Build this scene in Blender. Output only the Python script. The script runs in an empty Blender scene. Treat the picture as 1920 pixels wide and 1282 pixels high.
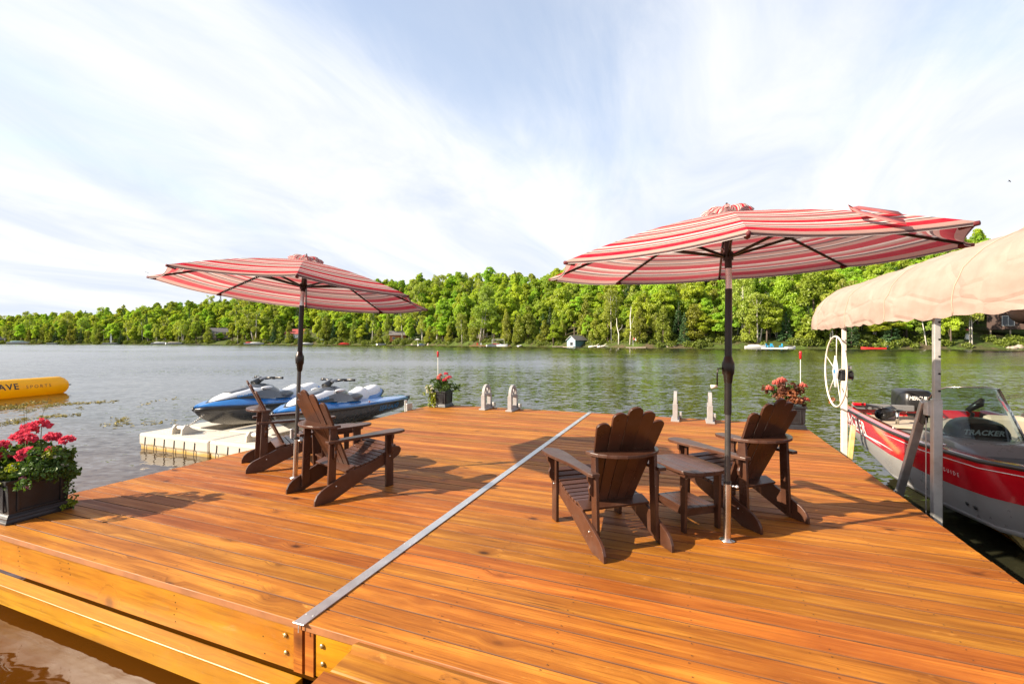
import bpy, bmesh, math, random
from mathutils import Vector, Matrix, Euler, noise as mnoise

R = math.radians
rnd = random.Random(11)
sc = bpy.context.scene
col = sc.collection

# ------------------------------------------------------------------ camera
CAM_H, YAW, FPX = 1.45, R(21.12), 849.0
cam_d = bpy.data.cameras.new('camera')
cam_d.lens = 36 * FPX / 1920
cam_d.sensor_width = 36
cam_d.clip_start = 0.05
cam_d.clip_end = 4000
cam = bpy.data.objects.new('camera', cam_d)
cam.location = (0, 0, CAM_H)
cam.rotation_euler = (R(90), 0, YAW)
col.objects.link(cam)
sc.camera = cam

# ------------------------------------------------------------------ light
SUN_EL = R(29.3)
SUN_TO = Vector((0.805, 0.593, 0)).normalized()          # the way the shadows fall
sun_dir = Vector((SUN_TO.x * math.cos(SUN_EL), SUN_TO.y * math.cos(SUN_EL), -math.sin(SUN_EL)))
sd = bpy.data.lights.new('sun', 'SUN')
sd.energy = 5.0
sd.angle = R(0.55)
sd.color = (1.0, 0.86, 0.68)
so = bpy.data.objects.new('sun', sd)
so.rotation_euler = sun_dir.to_track_quat('-Z', 'Y').to_euler()
so.location = (-20, -15, 20)
col.objects.link(so)

world = bpy.data.worlds.new('World')
sc.world = world
world.use_nodes = True
wn, wl = world.node_tree.nodes, world.node_tree.links
wn.clear()
def W(t, **k):
    n = wn.new(t)
    for a, b in k.items(): setattr(n, a, b)
    return n
sky = W('ShaderNodeTexSky', sky_type='NISHITA', sun_disc=False)
sky.sun_elevation = SUN_EL
sky.sun_rotation = math.atan2(-SUN_TO.x, -SUN_TO.y)
sky.air_density = 1.0; sky.dust_density = 0.6; sky.ozone_density = 1.2
tc = W('ShaderNodeTexCoord')
sep = W('ShaderNodeSeparateXYZ'); wl.new(tc.outputs['Generated'], sep.inputs[0])
zc = W('ShaderNodeMath', operation='MAXIMUM'); wl.new(sep.outputs['Z'], zc.inputs[0]); zc.inputs[1].default_value = 0.0
za = W('ShaderNodeMath', operation='ADD'); wl.new(zc.outputs[0], za.inputs[0]); za.inputs[1].default_value = 0.22
dx = W('ShaderNodeMath', operation='DIVIDE'); wl.new(sep.outputs['X'], dx.inputs[0]); wl.new(za.outputs[0], dx.inputs[1])
dy = W('ShaderNodeMath', operation='DIVIDE'); wl.new(sep.outputs['Y'], dy.inputs[0]); wl.new(za.outputs[0], dy.inputs[1])
cxyz = W('ShaderNodeCombineXYZ'); wl.new(dx.outputs[0], cxyz.inputs[0]); wl.new(dy.outputs[0], cxyz.inputs[1])
mp = W('ShaderNodeMapping'); wl.new(cxyz.outputs[0], mp.inputs[0])
mp.inputs['Rotation'].default_value = (0, 0, R(38)); mp.inputs['Scale'].default_value = (0.95, 0.42, 1)
mp.inputs['Location'].default_value = (4.3, 2.2, 0.0)
n1 = W('ShaderNodeTexNoise'); wl.new(mp.outputs[0], n1.inputs['Vector'])
n1.inputs['Scale'].default_value = 1.1; n1.inputs['Detail'].default_value = 7; n1.inputs['Roughness'].default_value = 0.52; n1.inputs['Distortion'].default_value = 0.55
mp2 = W('ShaderNodeMapping'); wl.new(cxyz.outputs[0], mp2.inputs[0])
mp2.inputs['Rotation'].default_value = (0, 0, R(70)); mp2.inputs['Scale'].default_value = (2.0, 0.8, 1)
n2 = W('ShaderNodeTexNoise'); wl.new(mp2.outputs[0], n2.inputs['Vector'])
n2.inputs['Scale'].default_value = 1.3; n2.inputs['Detail'].default_value = 10; n2.inputs['Roughness'].default_value = 0.66; n2.inputs['Distortion'].default_value = 0.8
mixn = W('ShaderNodeMix', data_type='FLOAT'); mixn.inputs[0].default_value = 0.30
wl.new(n1.outputs[0], mixn.inputs[2]); wl.new(n2.outputs[0], mixn.inputs[3])
low = W('ShaderNodeMapRange'); wl.new(sep.outputs['Z'], low.inputs[0])
low.inputs[1].default_value = 0.0; low.inputs[2].default_value = 0.62; low.inputs[3].default_value = 0.33; low.inputs[4].default_value = 0.0
addn = W('ShaderNodeMath', operation='ADD'); wl.new(mixn.outputs[0], addn.inputs[0]); wl.new(low.outputs[0], addn.inputs[1])
ramp = W('ShaderNodeValToRGB'); wl.new(addn.outputs[0], ramp.inputs[0])
ramp.color_ramp.interpolation = 'EASE'
ramp.color_ramp.elements[0].position = 0.38; ramp.color_ramp.elements[0].color = (0.38, 0.38, 0.38, 1)
ramp.color_ramp.elements[1].position = 0.70; ramp.color_ramp.elements[1].color = (1, 1, 1, 1)
mixc = W('ShaderNodeMix', data_type='RGBA')
wl.new(ramp.outputs[0], mixc.inputs[0]); wl.new(sky.outputs[0], mixc.inputs[6])
n3 = W('ShaderNodeTexNoise'); wl.new(mp.outputs[0], n3.inputs['Vector'])
n3.inputs['Scale'].default_value = 2.3; n3.inputs['Detail'].default_value = 8; n3.inputs['Roughness'].default_value = 0.58; n3.inputs['Distortion'].default_value = 0.9
cl = W('ShaderNodeValToRGB'); wl.new(n3.outputs[0], cl.inputs[0])
cl.color_ramp.elements[0].position = 0.32; cl.color_ramp.elements[0].color = (0.70, 0.76, 0.87, 1)
cl.color_ramp.elements[1].position = 0.64; cl.color_ramp.elements[1].color = (0.945, 0.95, 0.96, 1)
cm_ = W('ShaderNodeVectorMath', operation='SCALE'); wl.new(cl.outputs[0], cm_.inputs[0]); cm_.inputs['Scale'].default_value = 4.0
wl.new(cm_.outputs[0], mixc.inputs[7])
bg = W('ShaderNodeBackground'); bg.inputs[1].default_value = 0.11
wl.new(mixc.outputs[2], bg.inputs[0])
wo = W('ShaderNodeOutputWorld'); wl.new(bg.outputs[0], wo.inputs[0])

sc.view_settings.view_transform = 'Standard'
sc.view_settings.look = 'None'
sc.view_settings.exposure = 1.4
sc.view_settings.gamma = 1.0
sc.view_settings.use_curve_mapping = False
try:
    sc.cycles.use_denoising = True
    sc.cycles.max_bounces = 8
    sc.cycles.transparent_max_bounces = 8
    sc.cycles.sample_clamp_indirect = 6
except Exception:
    pass

WATER_Z = -0.48
def bearing(xc, d, z):
    """a point at a compass bearing (given as a column) and a distance in front of the camera"""
    u = (xc - 960) / FPX * d
    return Vector((u * math.cos(YAW) - d * math.sin(YAW), u * math.sin(YAW) + d * math.cos(YAW), z))

# ------------------------------------------------------------------ helpers
class MB:
    def __init__(s): s.v = []; s.f = []; s.m = []; s.uv = None; s.mi = 0
    def add(s, vs, fs, M=None):
        b = len(s.v)
        for p in vs:
            p = Vector(p)
            s.v.append(M @ p if M is not None else p)
        for f in fs:
            s.f.append([b + i for i in f]); s.m.append(s.mi)
        return s
    def box(s, c, d, M=None):
        x, y, z = c; a, b, h = d[0] / 2, d[1] / 2, d[2] / 2
        vs = [(x + i * a, y + j * b, z + k * h) for k in (-1, 1) for j in (-1, 1) for i in (-1, 1)]
        return s.add(vs, [(0, 2, 3, 1), (4, 5, 7, 6), (0, 1, 5, 4), (2, 6, 7, 3), (0, 4, 6, 2), (1, 3, 7, 5)], M)
    def cbox(s, c, d, e=0.004, M=None):
        """box with chamfered long-lying top edges: 12-gon section free, simple chamfer all round the top"""
        x, y, z = c; a, b, h = d[0] / 2, d[1] / 2, d[2] / 2
        lo = [(-a, -b, -h), (a, -b, -h), (a, b, -h), (-a, b, -h)]
        mi = [(-a, -b, h - e), (a, -b, h - e), (a, b, h - e), (-a, b, h - e)]
        up = [(-a + e, -b + e, h), (a - e, -b + e, h), (a - e, b - e, h), (-a + e, b - e, h)]
        vs = [(x + p[0], y + p[1], z + p[2]) for p in lo + mi + up]
        fs = [(3, 2, 1, 0), (8, 9, 10, 11)]
        for i in range(4):
            j = (i + 1) % 4
            fs += [(i, j, 4 + j, 4 + i), (4 + i, 4 + j, 8 + j, 8 + i)]
        return s.add(vs, fs, M)
    def bar(s, p, q, w, h, up=(0, 0, 1)):
        p, q = Vector(p), Vector(q); d = q - p; L = d.length; d.normalize()
        u = Vector(up)
        if abs(d.dot(u)) > 0.95: u = Vector((0, 1, 0))
        x = d.cross(u).normalized(); u = x.cross(d)
        M = Matrix((( x.x, d.x, u.x, (p.x + q.x) / 2), (x.y, d.y, u.y, (p.y + q.y) / 2), (x.z, d.z, u.z, (p.z + q.z) / 2), (0, 0, 0, 1)))
        return s.box((0, 0, 0), (w, L, h), M)
    def tube(s, pts, r, n=8, caps=True, closed=False):
        pts = [Vector(p) for p in pts]; N = len(pts)
        rs = r if isinstance(r, (list, tuple)) else [r] * N
        rings = []; prev = None
        for i, p in enumerate(pts):
            if closed: t = pts[(i + 1) % N] - pts[i - 1]
            else: t = pts[min(i + 1, N - 1)] - pts[max(i - 1, 0)]
            t.normalize()
            if prev is None:
                a = Vector((0, 0, 1)) if abs(t.z) < 0.9 else Vector((1, 0, 0))
                x = t.cross(a).normalized()
            else:
                x = prev - t * prev.dot(t)
                x = x.normalized() if x.length > 1e-6 else t.orthogonal().normalized()
            prev = x; y = t.cross(x)
            rings.append([p + (x * math.cos(2 * math.pi * k / n) + y * math.sin(2 * math.pi * k / n)) * rs[i] for k in range(n)])
        return s.loft(rings, True, caps and not closed, closed)
    def loft(s, rings, loop=True, caps=True, closed=False):
        n = len(rings[0]); N = len(rings); vs = [p for r_ in rings for p in r_]; fs = []
        for i in range(N if closed else N - 1):
            j = (i + 1) % N
            for k in range(n if loop else n - 1):
                l = (k + 1) % n
                fs.append((i * n + k, i * n + l, j * n + l, j * n + k))
        if caps and loop:
            fs.append(tuple(reversed(range(n)))); fs.append(tuple((N - 1) * n + k for k in range(n)))
        return s.add(vs, fs)
    def lathe(s, prof, n=16, M=None):
        rings = [[(r_ * math.cos(2 * math.pi * k / n), r_ * math.sin(2 * math.pi * k / n), z) for k in range(n)] for r_, z in prof]
        b = MB(); b.loft(rings, True, True)
        return s.add(b.v, b.f, M)
    def prism(s, poly, t0, t1, M=None):
        """polygon in XY pushed from z=t0 to z=t1"""
        n = len(poly)
        vs = [(p[0], p[1], t0) for p in poly] + [(p[0], p[1], t1) for p in poly]
        fs = [tuple(reversed(range(n))), tuple(range(n, 2 * n))] + [(i, (i + 1) % n, n + (i + 1) % n, n + i) for i in range(n)]
        return s.add(vs, fs, M)
    def sphere(s, c, r, n=10, m=7):
        rx, ry, rz = r if isinstance(r, (tuple, list)) else (r, r, r)
        rings = []
        for i in range(m + 1):
            a = -math.pi / 2 + math.pi * i / m
            q = max(math.cos(a), 0.02)
            rings.append([(c[0] + rx * q * math.cos(2 * math.pi * k / n), c[1] + ry * q * math.sin(2 * math.pi * k / n), c[2] + rz * math.sin(a)) for k in range(n)])
        return s.loft(rings, True, True)
    def mesh(s, name, mat=None, smooth=False):
        me = bpy.data.meshes.new(name)
        me.from_pydata([tuple(p) for p in s.v], [], s.f)
        mats = mat if isinstance(mat, (list, tuple)) else [mat]
        for m_ in mats:
            if m_: me.materials.append(m_)
        if len(mats) > 1:
            me.polygons.foreach_set('material_index', s.m)
        if smooth:
            me.polygons.foreach_set('use_smooth', [True] * len(me.polygons))
        if s.uv:
            ul = me.uv_layers.new(name='UVMap')
            for p in me.polygons:
                for li in p.loop_indices:
                    ul.data[li].uv = s.uv[me.loops[li].vertex_index]
        me.update()
        return me
    def build(s, name, mat, parent=None, smooth=False, bevel=0, loc=None, rot=None, autosmooth=None):
        o = link(name, s.mesh(name, mat, smooth), parent, loc, rot)
        bm = bmesh.new(); bm.from_mesh(o.data); bmesh.ops.recalc_face_normals(bm, faces=bm.faces); bm.to_mesh(o.data); bm.free()
        if bevel:
            md = o.modifiers.new('bevel', 'BEVEL'); md.width = bevel; md.segments = 2; md.limit_method = 'ANGLE'; md.angle_limit = R(40); md.harden_normals = False
        if autosmooth: shade_by_angle(o.data, autosmooth)
        return o

def shade_by_angle(me, ang):
    bm = bmesh.new(); bm.from_mesh(me)
    for f in bm.faces: f.smooth = True
    for e in bm.edges:
        if len(e.link_faces) == 2 and e.calc_face_angle(0) > R(ang): e.smooth = False
    bm.to_mesh(me); bm.free()

def link(name, data, parent=None, loc=None, rot=None):
    o = bpy.data.objects.new(name, data); col.objects.link(o)
    if parent is not None: o.parent = parent
    if loc is not None: o.location = loc
    if rot is not None: o.rotation_euler = rot
    return o
def tag(o, label=None, cat=None, group=None, kind=None):
    if label: o['label'] = label
    if cat: o['category'] = cat
    if group: o['group'] = group
    if kind: o['kind'] = kind
    return o
def thing(name, label, cat, loc=(0, 0, 0), rz=0, group=None):
    o = bpy.data.objects.new(name, None); o.empty_display_size = 0.2
    col.objects.link(o); o.location = loc; o.rotation_euler = (0, 0, rz)
    return tag(o, label, cat, group)
def dup(o, parent=None, loc=None, rz=None, label=None, group=None, scale=None):
    c = o.copy(); col.objects.link(c)
    if parent is not None: c.parent = parent
    if loc is not None: c.location = loc
    if rz is not None: c.rotation_euler = (0, 0, rz)
    if scale is not None: c.scale = scale if isinstance(scale, (tuple, list)) else (scale,) * 3
    if label: c['label'] = label
    if group: c['group'] = group
    for ch in list(o.children): dup(ch, c)
    return c
def text_mb(s, size, extrude=0.0, shear=0.0, spacing=1.0, offset=0.0):
    cu = bpy.data.curves.new('txt', 'FONT'); cu.body = s; cu.size = size; cu.shear = shear; cu.space_character = spacing
    cu.extrude = extrude; cu.resolution_u = 3; cu.offset = offset
    o = bpy.data.objects.new('txt', cu); col.objects.link(o)
    bpy.context.view_layer.update()
    me = bpy.data.meshes.new_from_object(o.evaluated_get(bpy.context.evaluated_depsgraph_get()))
    b = MB(); b.add([v.co for v in me.vertices], [tuple(p.vertices) for p in me.polygons])
    bpy.data.objects.remove(o); bpy.data.curves.remove(cu); bpy.data.meshes.remove(me)
    return b
def sub_mb(b, maxlen):
    """split long edges of a flat text mesh so that it can follow a curve"""
    bm = bmesh.new()
    vs = [bm.verts.new(p) for p in b.v]
    for f in b.f:
        try: bm.faces.new([vs[i] for i in f])
        except ValueError: pass
    for _ in range(4):
        es = [e for e in bm.edges if e.calc_length() > maxlen]
        if not es: break
        bmesh.ops.subdivide_edges(bm, edges=es, cuts=1)
    bmesh.ops.triangulate(bm, faces=bm.faces)
    out = MB(); bm.verts.index_update()
    out.add([v.co.copy() for v in bm.verts], [tuple(v.index for v in f.verts) for f in bm.faces])
    bm.free(); return out

# ------------------------------------------------------------------ materials
def newmat(name):
    m = bpy.data.materials.new(name); m.use_nodes = True
    nt = m.node_tree; nt.nodes.clear()
    out = nt.nodes.new('ShaderNodeOutputMaterial')
    return m, nt, out
class NT:
    def __init__(s, nt): s.nt = nt
    def n(s, t, ins=None, **k):
        nd = s.nt.nodes.new(t)
        for a, b in k.items(): setattr(nd, a, b)
        for a, b in (ins or {}).items():
            if isinstance(b, bpy.types.NodeSocket): s.nt.links.new(b, nd.inputs[a])
            else: nd.inputs[a].default_value = b
        return nd
    def math(s, op, a, b=None, clamp=False):
        nd = s.n('ShaderNodeMath', operation=op, use_clamp=clamp)
        for i, v in enumerate((a, b)):
            if v is None: continue
            if isinstance(v, bpy.types.NodeSocket): s.nt.links.new(v, nd.inputs[i])
            else: nd.inputs[i].default_value = v
        return nd.outputs[0]
    def mix(s, f, a, b, mode='MIX'):
        nd = s.n('ShaderNodeMix', data_type='RGBA', blend_type=mode)
        for i, v in ((0, f), (6, a), (7, b)):
            if isinstance(v, bpy.types.NodeSocket): s.nt.links.new(v, nd.inputs[i])
            elif i == 0: nd.inputs[0].default_value = v
            else: nd.inputs[i].default_value = (*v, 1) if len(v) == 3 else v
        return nd.outputs[2]
    def ramp(s, fac, stops, interp='LINEAR'):
        nd = s.n('ShaderNodeValToRGB'); nd.color_ramp.interpolation = interp
        el = nd.color_ramp.elements
        while len(el) < len(stops): el.new(0.5)
        for e, (p, c) in zip(el, stops):
            e.position = p; e.color = (*c, 1) if not isinstance(c, (int, float)) else (c, c, c, 1)
        s.nt.links.new(fac, nd.inputs[0]); return nd.outputs[0]

def plain(name, c, rough=0.5, metal=0.0, var=0.18, scale=9.0, bump=0.0, bscale=60.0, coat=0.0, dirt=None, spec=0.5, sheen=0.0):
    m, nt, out = newmat(name); T = NT(nt)
    co = T.n('ShaderNodeTexCoord').outputs['Object']
    nz = T.n('ShaderNodeTexNoise', {'Vector': co, 'Scale': scale, 'Detail': 5.0, 'Roughness': 0.6}).outputs[0]
    lo = tuple(x * (1 - var) for x in c); hi = tuple(min(1, x * (1 + var)) for x in c)
    cc = T.ramp(nz, [(0.3, lo), (0.7, hi)])
    if dirt:
        n2 = T.n('ShaderNodeTexNoise', {'Vector': co, 'Scale': scale * 0.45, 'Detail': 8.0, 'Roughness': 0.7}).outputs[0]
        cc = T.mix(T.ramp(n2, [(0.52, 0), (0.75, 0.75)]), cc, dirt)
    rr = T.n('ShaderNodeMapRange', {0: nz, 1: 0.3, 2: 0.7, 3: max(0.02, rough * 0.82), 4: min(1, rough * 1.2)}).outputs[0]
    p = T.n('ShaderNodeBsdfPrincipled', {'Base Color': cc, 'Roughness': rr, 'Metallic': metal, 'Coat Weight': coat, 'Coat Roughness': 0.08, 'Specular IOR Level': spec})
    if bump:
        nb = T.n('ShaderNodeTexNoise', {'Vector': co, 'Scale': bscale, 'Detail': 4.0}).outputs[0]
        bp = T.n('ShaderNodeBump', {'Height': nb, 'Strength': min(1, bump), 'Distance': 0.004})
        nt.links.new(bp.outputs[0], p.inputs['Normal'])
    nt.links.new(p.outputs[0], out.inputs[0])
    return m

def wood_mat(name, dark, mid, light, knots=1.0, rough=0.58, bright=0.24):
    m, nt, out = newmat(name); T = NT(nt)
    oi = T.n('ShaderNodeObjectInfo')
    co = T.n('ShaderNodeTexCoord').outputs['Object']
    r = oi.outputs['Random']
    off = T.n('ShaderNodeCombineXYZ', {0: T.math('MULTIPLY', r, 91.0), 1: T.math('MULTIPLY', r, 37.0), 2: T.math('MULTIPLY', r, 13.0)}).outputs[0]
    v = T.n('ShaderNodeVectorMath', {0: co, 1: off}, operation='ADD').outputs[0]
    def mapped(sx, sy, sz):
        return T.n('ShaderNodeMapping', {'Vector': v, 'Scale': (sx, sy, sz)}).outputs[0]
    kv = mapped(2.3, 4.6, 2.0)
    vor = T.n('ShaderNodeTexVoronoi', {'Vector': kv, 'Scale': 1.0, 'Randomness': 1.0}, feature='F1')
    kd = vor.outputs['Distance']
    sepc = T.n('ShaderNodeSeparateColor', {0: vor.outputs['Color']})
    on = T.math('GREATER_THAN', sepc.outputs[0], 0.33)
    ring = T.math('MULTIPLY', T.ramp(kd, [(0.05, 1), (0.30, 0)]), on)
    # the grain bends round each knot
    bend = T.n('ShaderNodeCombineXYZ', {0: 0.0, 1: T.math('MULTIPLY', ring, 0.05), 2: 0.0}).outputs[0]
    v2 = T.n('ShaderNodeVectorMath', {0: v, 1: bend}, operation='ADD').outputs[0]
    g1 = T.n('ShaderNodeTexNoise', {'Vector': T.n('ShaderNodeMapping', {'Vector': v2, 'Scale': (0.55, 11.0, 8.0)}).outputs[0], 'Scale': 1.6, 'Detail': 7.0, 'Roughness': 0.62, 'Distortion': 0.5}).outputs[0]
    g2 = T.n('ShaderNodeTexNoise', {'Vector': T.n('ShaderNodeMapping', {'Vector': v2, 'Scale': (1.6, 85.0, 40.0)}).outputs[0], 'Scale': 1.2, 'Detail': 4.0, 'Roughness': 0.6}).outputs[0]
    blot = T.n('ShaderNodeTexNoise', {'Vector': mapped(1.1, 3.0, 2.0), 'Scale': 1.3, 'Detail': 5.0, 'Roughness': 0.65}).outputs[0]
    base = T.ramp(g1, [(0.25, dark), (0.50, mid), (0.74, light)])
    base = T.mix(T.ramp(blot, [(0.43, 0.0), (0.70, 0.62)]), base, dark)
    base = T.mix(T.ramp(g2, [(0.32, 0.55), (0.48, 0.0)]), base, tuple(x * 0.55 for x in dark))
    kc = T.math('MULTIPLY', T.ramp(kd, [(0.045, 1), (0.125, 0)]), on)
    halo = T.math('MULTIPLY', T.ramp(kd, [(0.10, 1), (0.26, 0)]), on)
    base = T.mix(T.math('MULTIPLY', halo, 0.45 * knots), base, tuple(x * 0.8 for x in dark))
    base = T.mix(T.math('MULTIPLY', kc, 0.9 * knots), base, tuple(x * 0.18 for x in dark))
    crk = T.n('ShaderNodeTexNoise', {'Vector': T.n('ShaderNodeMapping', {'Vector': v2, 'Scale': (1.9, 70.0, 30.0)}).outputs[0], 'Scale': 1.0, 'Detail': 2.0, 'Roughness': 0.5}).outputs[0]
    base = T.mix(T.ramp(crk, [(0.69, 0.0), (0.73, 0.7 * knots)]), base, tuple(x * 0.25 for x in dark))
    spk = T.n('ShaderNodeTexNoise', {'Vector': mapped(14, 30, 14), 'Scale': 1.4, 'Detail': 3.0}).outputs[0]
    base = T.mix(T.ramp(spk, [(0.70, 0.0), (0.76, 0.55)]), base, tuple(x * 0.3 for x in dark))
    pale = T.n('ShaderNodeTexNoise', {'Vector': mapped(3.0, 9.0, 5), 'Scale': 1.1, 'Detail': 6.0, 'Roughness': 0.7}).outputs[0]
    base = T.mix(T.ramp(pale, [(0.64, 0.0), (0.76, 0.55)]), base, tuple(min(1, x * 1.35 + 0.03) for x in light))
    hs = T.n('ShaderNodeHueSaturation', {'Hue': T.n('ShaderNodeMapRange', {0: r, 1: 0, 2: 1, 3: 0.490, 4: 0.508}).outputs[0], 'Saturation': 1.0,
             'Value': T.n('ShaderNodeMapRange', {0: T.math('FRACT', T.math('MULTIPLY', r, 7.31)), 1: 0, 2: 1, 3: 1 - bright, 4: 1 + bright}).outputs[0], 'Color': base}).outputs[0]
    rr = T.n('ShaderNodeMapRange', {0: g1, 1: 0.3, 2: 0.7, 3: rough * 1.2, 4: rough * 0.85}).outputs[0]
    hgt = T.math('ADD', T.math('MULTIPLY', g2, 0.6), T.math('MULTIPLY', g1, 0.8))
    bp = T.n('ShaderNodeBump', {'Height': hgt, 'Strength': 0.35, 'Distance': 0.004})
    p = T.n('ShaderNodeBsdfPrincipled', {'Base Color': hs, 'Roughness': rr, 'Normal': bp.outputs[0], 'Specular IOR Level': 0.24})
    nt.links.new(p.outputs[0], out.inputs[0])
    return m

M = {}
M['deck'] = wood_mat('deck_wood', (0.165, 0.046, 0.006), (0.325, 0.113, 0.0120), (0.49, 0.205, 0.026))
M['fascia'] = wood_mat('fascia_wood', (0.31, 0.115, 0.004), (0.43, 0.195, 0.006), (0.52, 0.275, 0.014), knots=0.6, rough=0.35, bright=0.12)
m, nt, out = newmat('brown_plastic_lumber'); T = NT(nt)
r = T.n('ShaderNodeObjectInfo').outputs['Random']; co = T.n('ShaderNodeTexCoord').outputs['Object']
nz = T.n('ShaderNodeTexNoise', {'Vector': co, 'Scale': 9.0, 'Detail': 6.0, 'Roughness': 0.65}).outputs[0]
cc = T.ramp(nz, [(0.3, (0.044, 0.0165, 0.0088)), (0.7, (0.068, 0.027, 0.0150))])
cc = T.n('ShaderNodeHueSaturation', {'Hue': 0.5, 'Saturation': 1.0, 'Value': T.n('ShaderNodeMapRange', {0: r, 1: 0, 2: 1, 3: 0.82, 4: 1.2}).outputs[0], 'Color': cc}).outputs[0]
sp = T.n('ShaderNodeTexVoronoi', {'Vector': co, 'Scale': 26.0}, feature='F1')
sps = T.math('MULTIPLY', T.ramp(sp.outputs['Distance'], [(0.04, 1), (0.09, 0)]), T.math('GREATER_THAN', T.n('ShaderNodeSeparateColor', {0: sp.outputs['Color']}).outputs[0], 0.80))
cc = T.mix(T.math('MULTIPLY', sps, 0.55), cc, (0.42, 0.36, 0.30))
dust = T.n('ShaderNodeTexNoise', {'Vector': co, 'Scale': 3.2, 'Detail': 7.0, 'Roughness': 0.7}).outputs[0]
cc = T.mix(T.ramp(dust, [(0.5, 0.0), (0.8, 0.25)]), cc, (0.16, 0.11, 0.085))
rr = T.n('ShaderNodeMapRange', {0: dust, 1: 0.35, 2: 0.7, 3: 0.26, 4: 0.48}).outputs[0]
bp = T.n('ShaderNodeBump', {'Height': T.n('ShaderNodeTexNoise', {'Vector': co, 'Scale': 120.0, 'Detail': 3.0}).outputs[0], 'Strength': 0.2, 'Distance': 0.003})
p = T.n('ShaderNodeBsdfPrincipled', {'Base Color': cc, 'Roughness': rr, 'Normal': bp.outputs[0]})
nt.links.new(p.outputs[0], out.inputs[0]); M['brown'] = m
M['deckedge'] = plain('gap_shade_board_edge', (0.12, 0.042, 0.012), 0.8, var=0.3, scale=6)  # dark tone painted on the plank sides so the gaps read as shaded
M['frontedge'] = plain('front_board_edge', (0.30, 0.115, 0.035), 0.7, var=0.25, scale=5)
M['pole'] = plain('bronze_pole', (0.024, 0.019, 0.016), 0.32, metal=0.5, var=0.1)
M['polegrey'] = plain('grey_pole', (0.085, 0.08, 0.075), 0.32, metal=0.6, var=0.12)
M['steel'] = plain('steel', (0.55, 0.54, 0.52), 0.24, metal=1.0, var=0.12, scale=6)
M['alu'] = plain('aluminium', (0.62, 0.62, 0.62), 0.38, metal=0.85, var=0.14, scale=5, bump=0.1)
M['galv'] = plain('galvanised', (0.52, 0.51, 0.48), 0.42, metal=0.55, var=0.18, scale=7, dirt=(0.34, 0.29, 0.22))
M['brass'] = plain('bolt_metal', (0.55, 0.45, 0.22), 0.35, metal=0.9)
M['black'] = plain('black_plastic', (0.012, 0.012, 0.013), 0.35, var=0.25)
M['planter'] = plain('black_planter', (0.014, 0.014, 0.016), 0.38, var=0.3, bump=0.15, dirt=(0.03, 0.03, 0.03))
M['soil'] = plain('soil', (0.035, 0.022, 0.013), 0.95, var=0.4, bump=0.8)
M['beige'] = plain('beige_float_plastic', (0.58, 0.51, 0.39), 0.5, var=0.08, scale=3, bump=0.15, dirt=(0.42, 0.33, 0.17))
M['darkseam'] = plain('dark_seam', (0.02, 0.017, 0.012), 0.7)
M['greyplastic'] = plain('grey_rack_plastic', (0.29, 0.272, 0.262), 0.5, var=0.08, bump=0.2)
M['white'] = plain('white_gloss', (0.64, 0.64, 0.65), 0.22, var=0.04, coat=0.4)
M['seatwhite'] = plain('white_vinyl', (0.60, 0.60, 0.61), 0.48, var=0.06, bump=0.2, bscale=200)
M['blue'] = plain('blue_gelcoat', (0.007, 0.125, 0.38), 0.18, var=0.06, coat=0.6)
M['skigrey'] = plain('grey_gelcoat', (0.085, 0.09, 0.10), 0.3, var=0.1, coat=0.3)
M['skidark'] = plain('dark_hull_plastic', (0.045, 0.046, 0.05), 0.28, var=0.2, coat=0.3)
M['red'] = plain('red_boat_paint', (0.50, 0.006, 0.016), 0.14, var=0.06, coat=0.8)
M['hullgrey'] = plain('grey_boat_paint', (0.30, 0.29, 0.275), 0.30, metal=0.2, var=0.1, scale=3, coat=0.4)
M['boatgrey'] = plain('grey_console', (0.15, 0.15, 0.155), 0.3, var=0.06, coat=0.3)
M['carpet'] = plain('grey_carpet', (0.05, 0.05, 0.05), 0.95, var=0.25, bump=0.8, bscale=300)
M['tan'] = plain('tan_vinyl', (0.45, 0.37, 0.28), 0.5, var=0.08)
M['letterwhite'] = plain('white_lettering', (0.72, 0.71, 0.69), 0.4, var=0.03)
M['letterdark'] = plain('dark_lettering', (0.03, 0.025, 0.02), 0.5, var=0.05)
m, nt, out = newmat('yellow_vinyl'); T = NT(nt)
co = T.n('ShaderNodeTexCoord').outputs['Object']
cc = T.ramp(T.n('ShaderNodeTexNoise', {'Vector': co, 'Scale': 2.0, 'Detail': 5.0}).outputs[0], [(0.3, (0.78, 0.46, 0.002)), (0.7, (0.85, 0.53, 0.003))])
p = T.n('ShaderNodeBsdfPrincipled', {'Base Color': cc, 'Roughness': 0.35}); t = T.n('ShaderNodeBsdfTranslucent', {'Color': cc})
mx = T.n('ShaderNodeMixShader', {0: 0.45, 1: p.outputs[0], 2: t.outputs[0]}); nt.links.new(mx.outputs[0], out.inputs[0]); M['yellow'] = m
M['reflector'] = plain('red_reflector', (0.42, 0.012, 0.012), 0.2, var=0.1)
M['stake'] = plain('white_stake', (0.66, 0.62, 0.52), 0.4, var=0.06)
M['rope'] = plain('cream_paint', (0.66, 0.60, 0.50), 0.4, var=0.1)
M['yellowpost'] = plain('yellowed_metal', (0.50, 0.38, 0.14), 0.45, metal=0.3, var=0.25, dirt=(0.48, 0.45, 0.38))
M['logoblue'] = plain('logo_blue', (0.02, 0.2, 0.5), 0.3)

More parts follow.
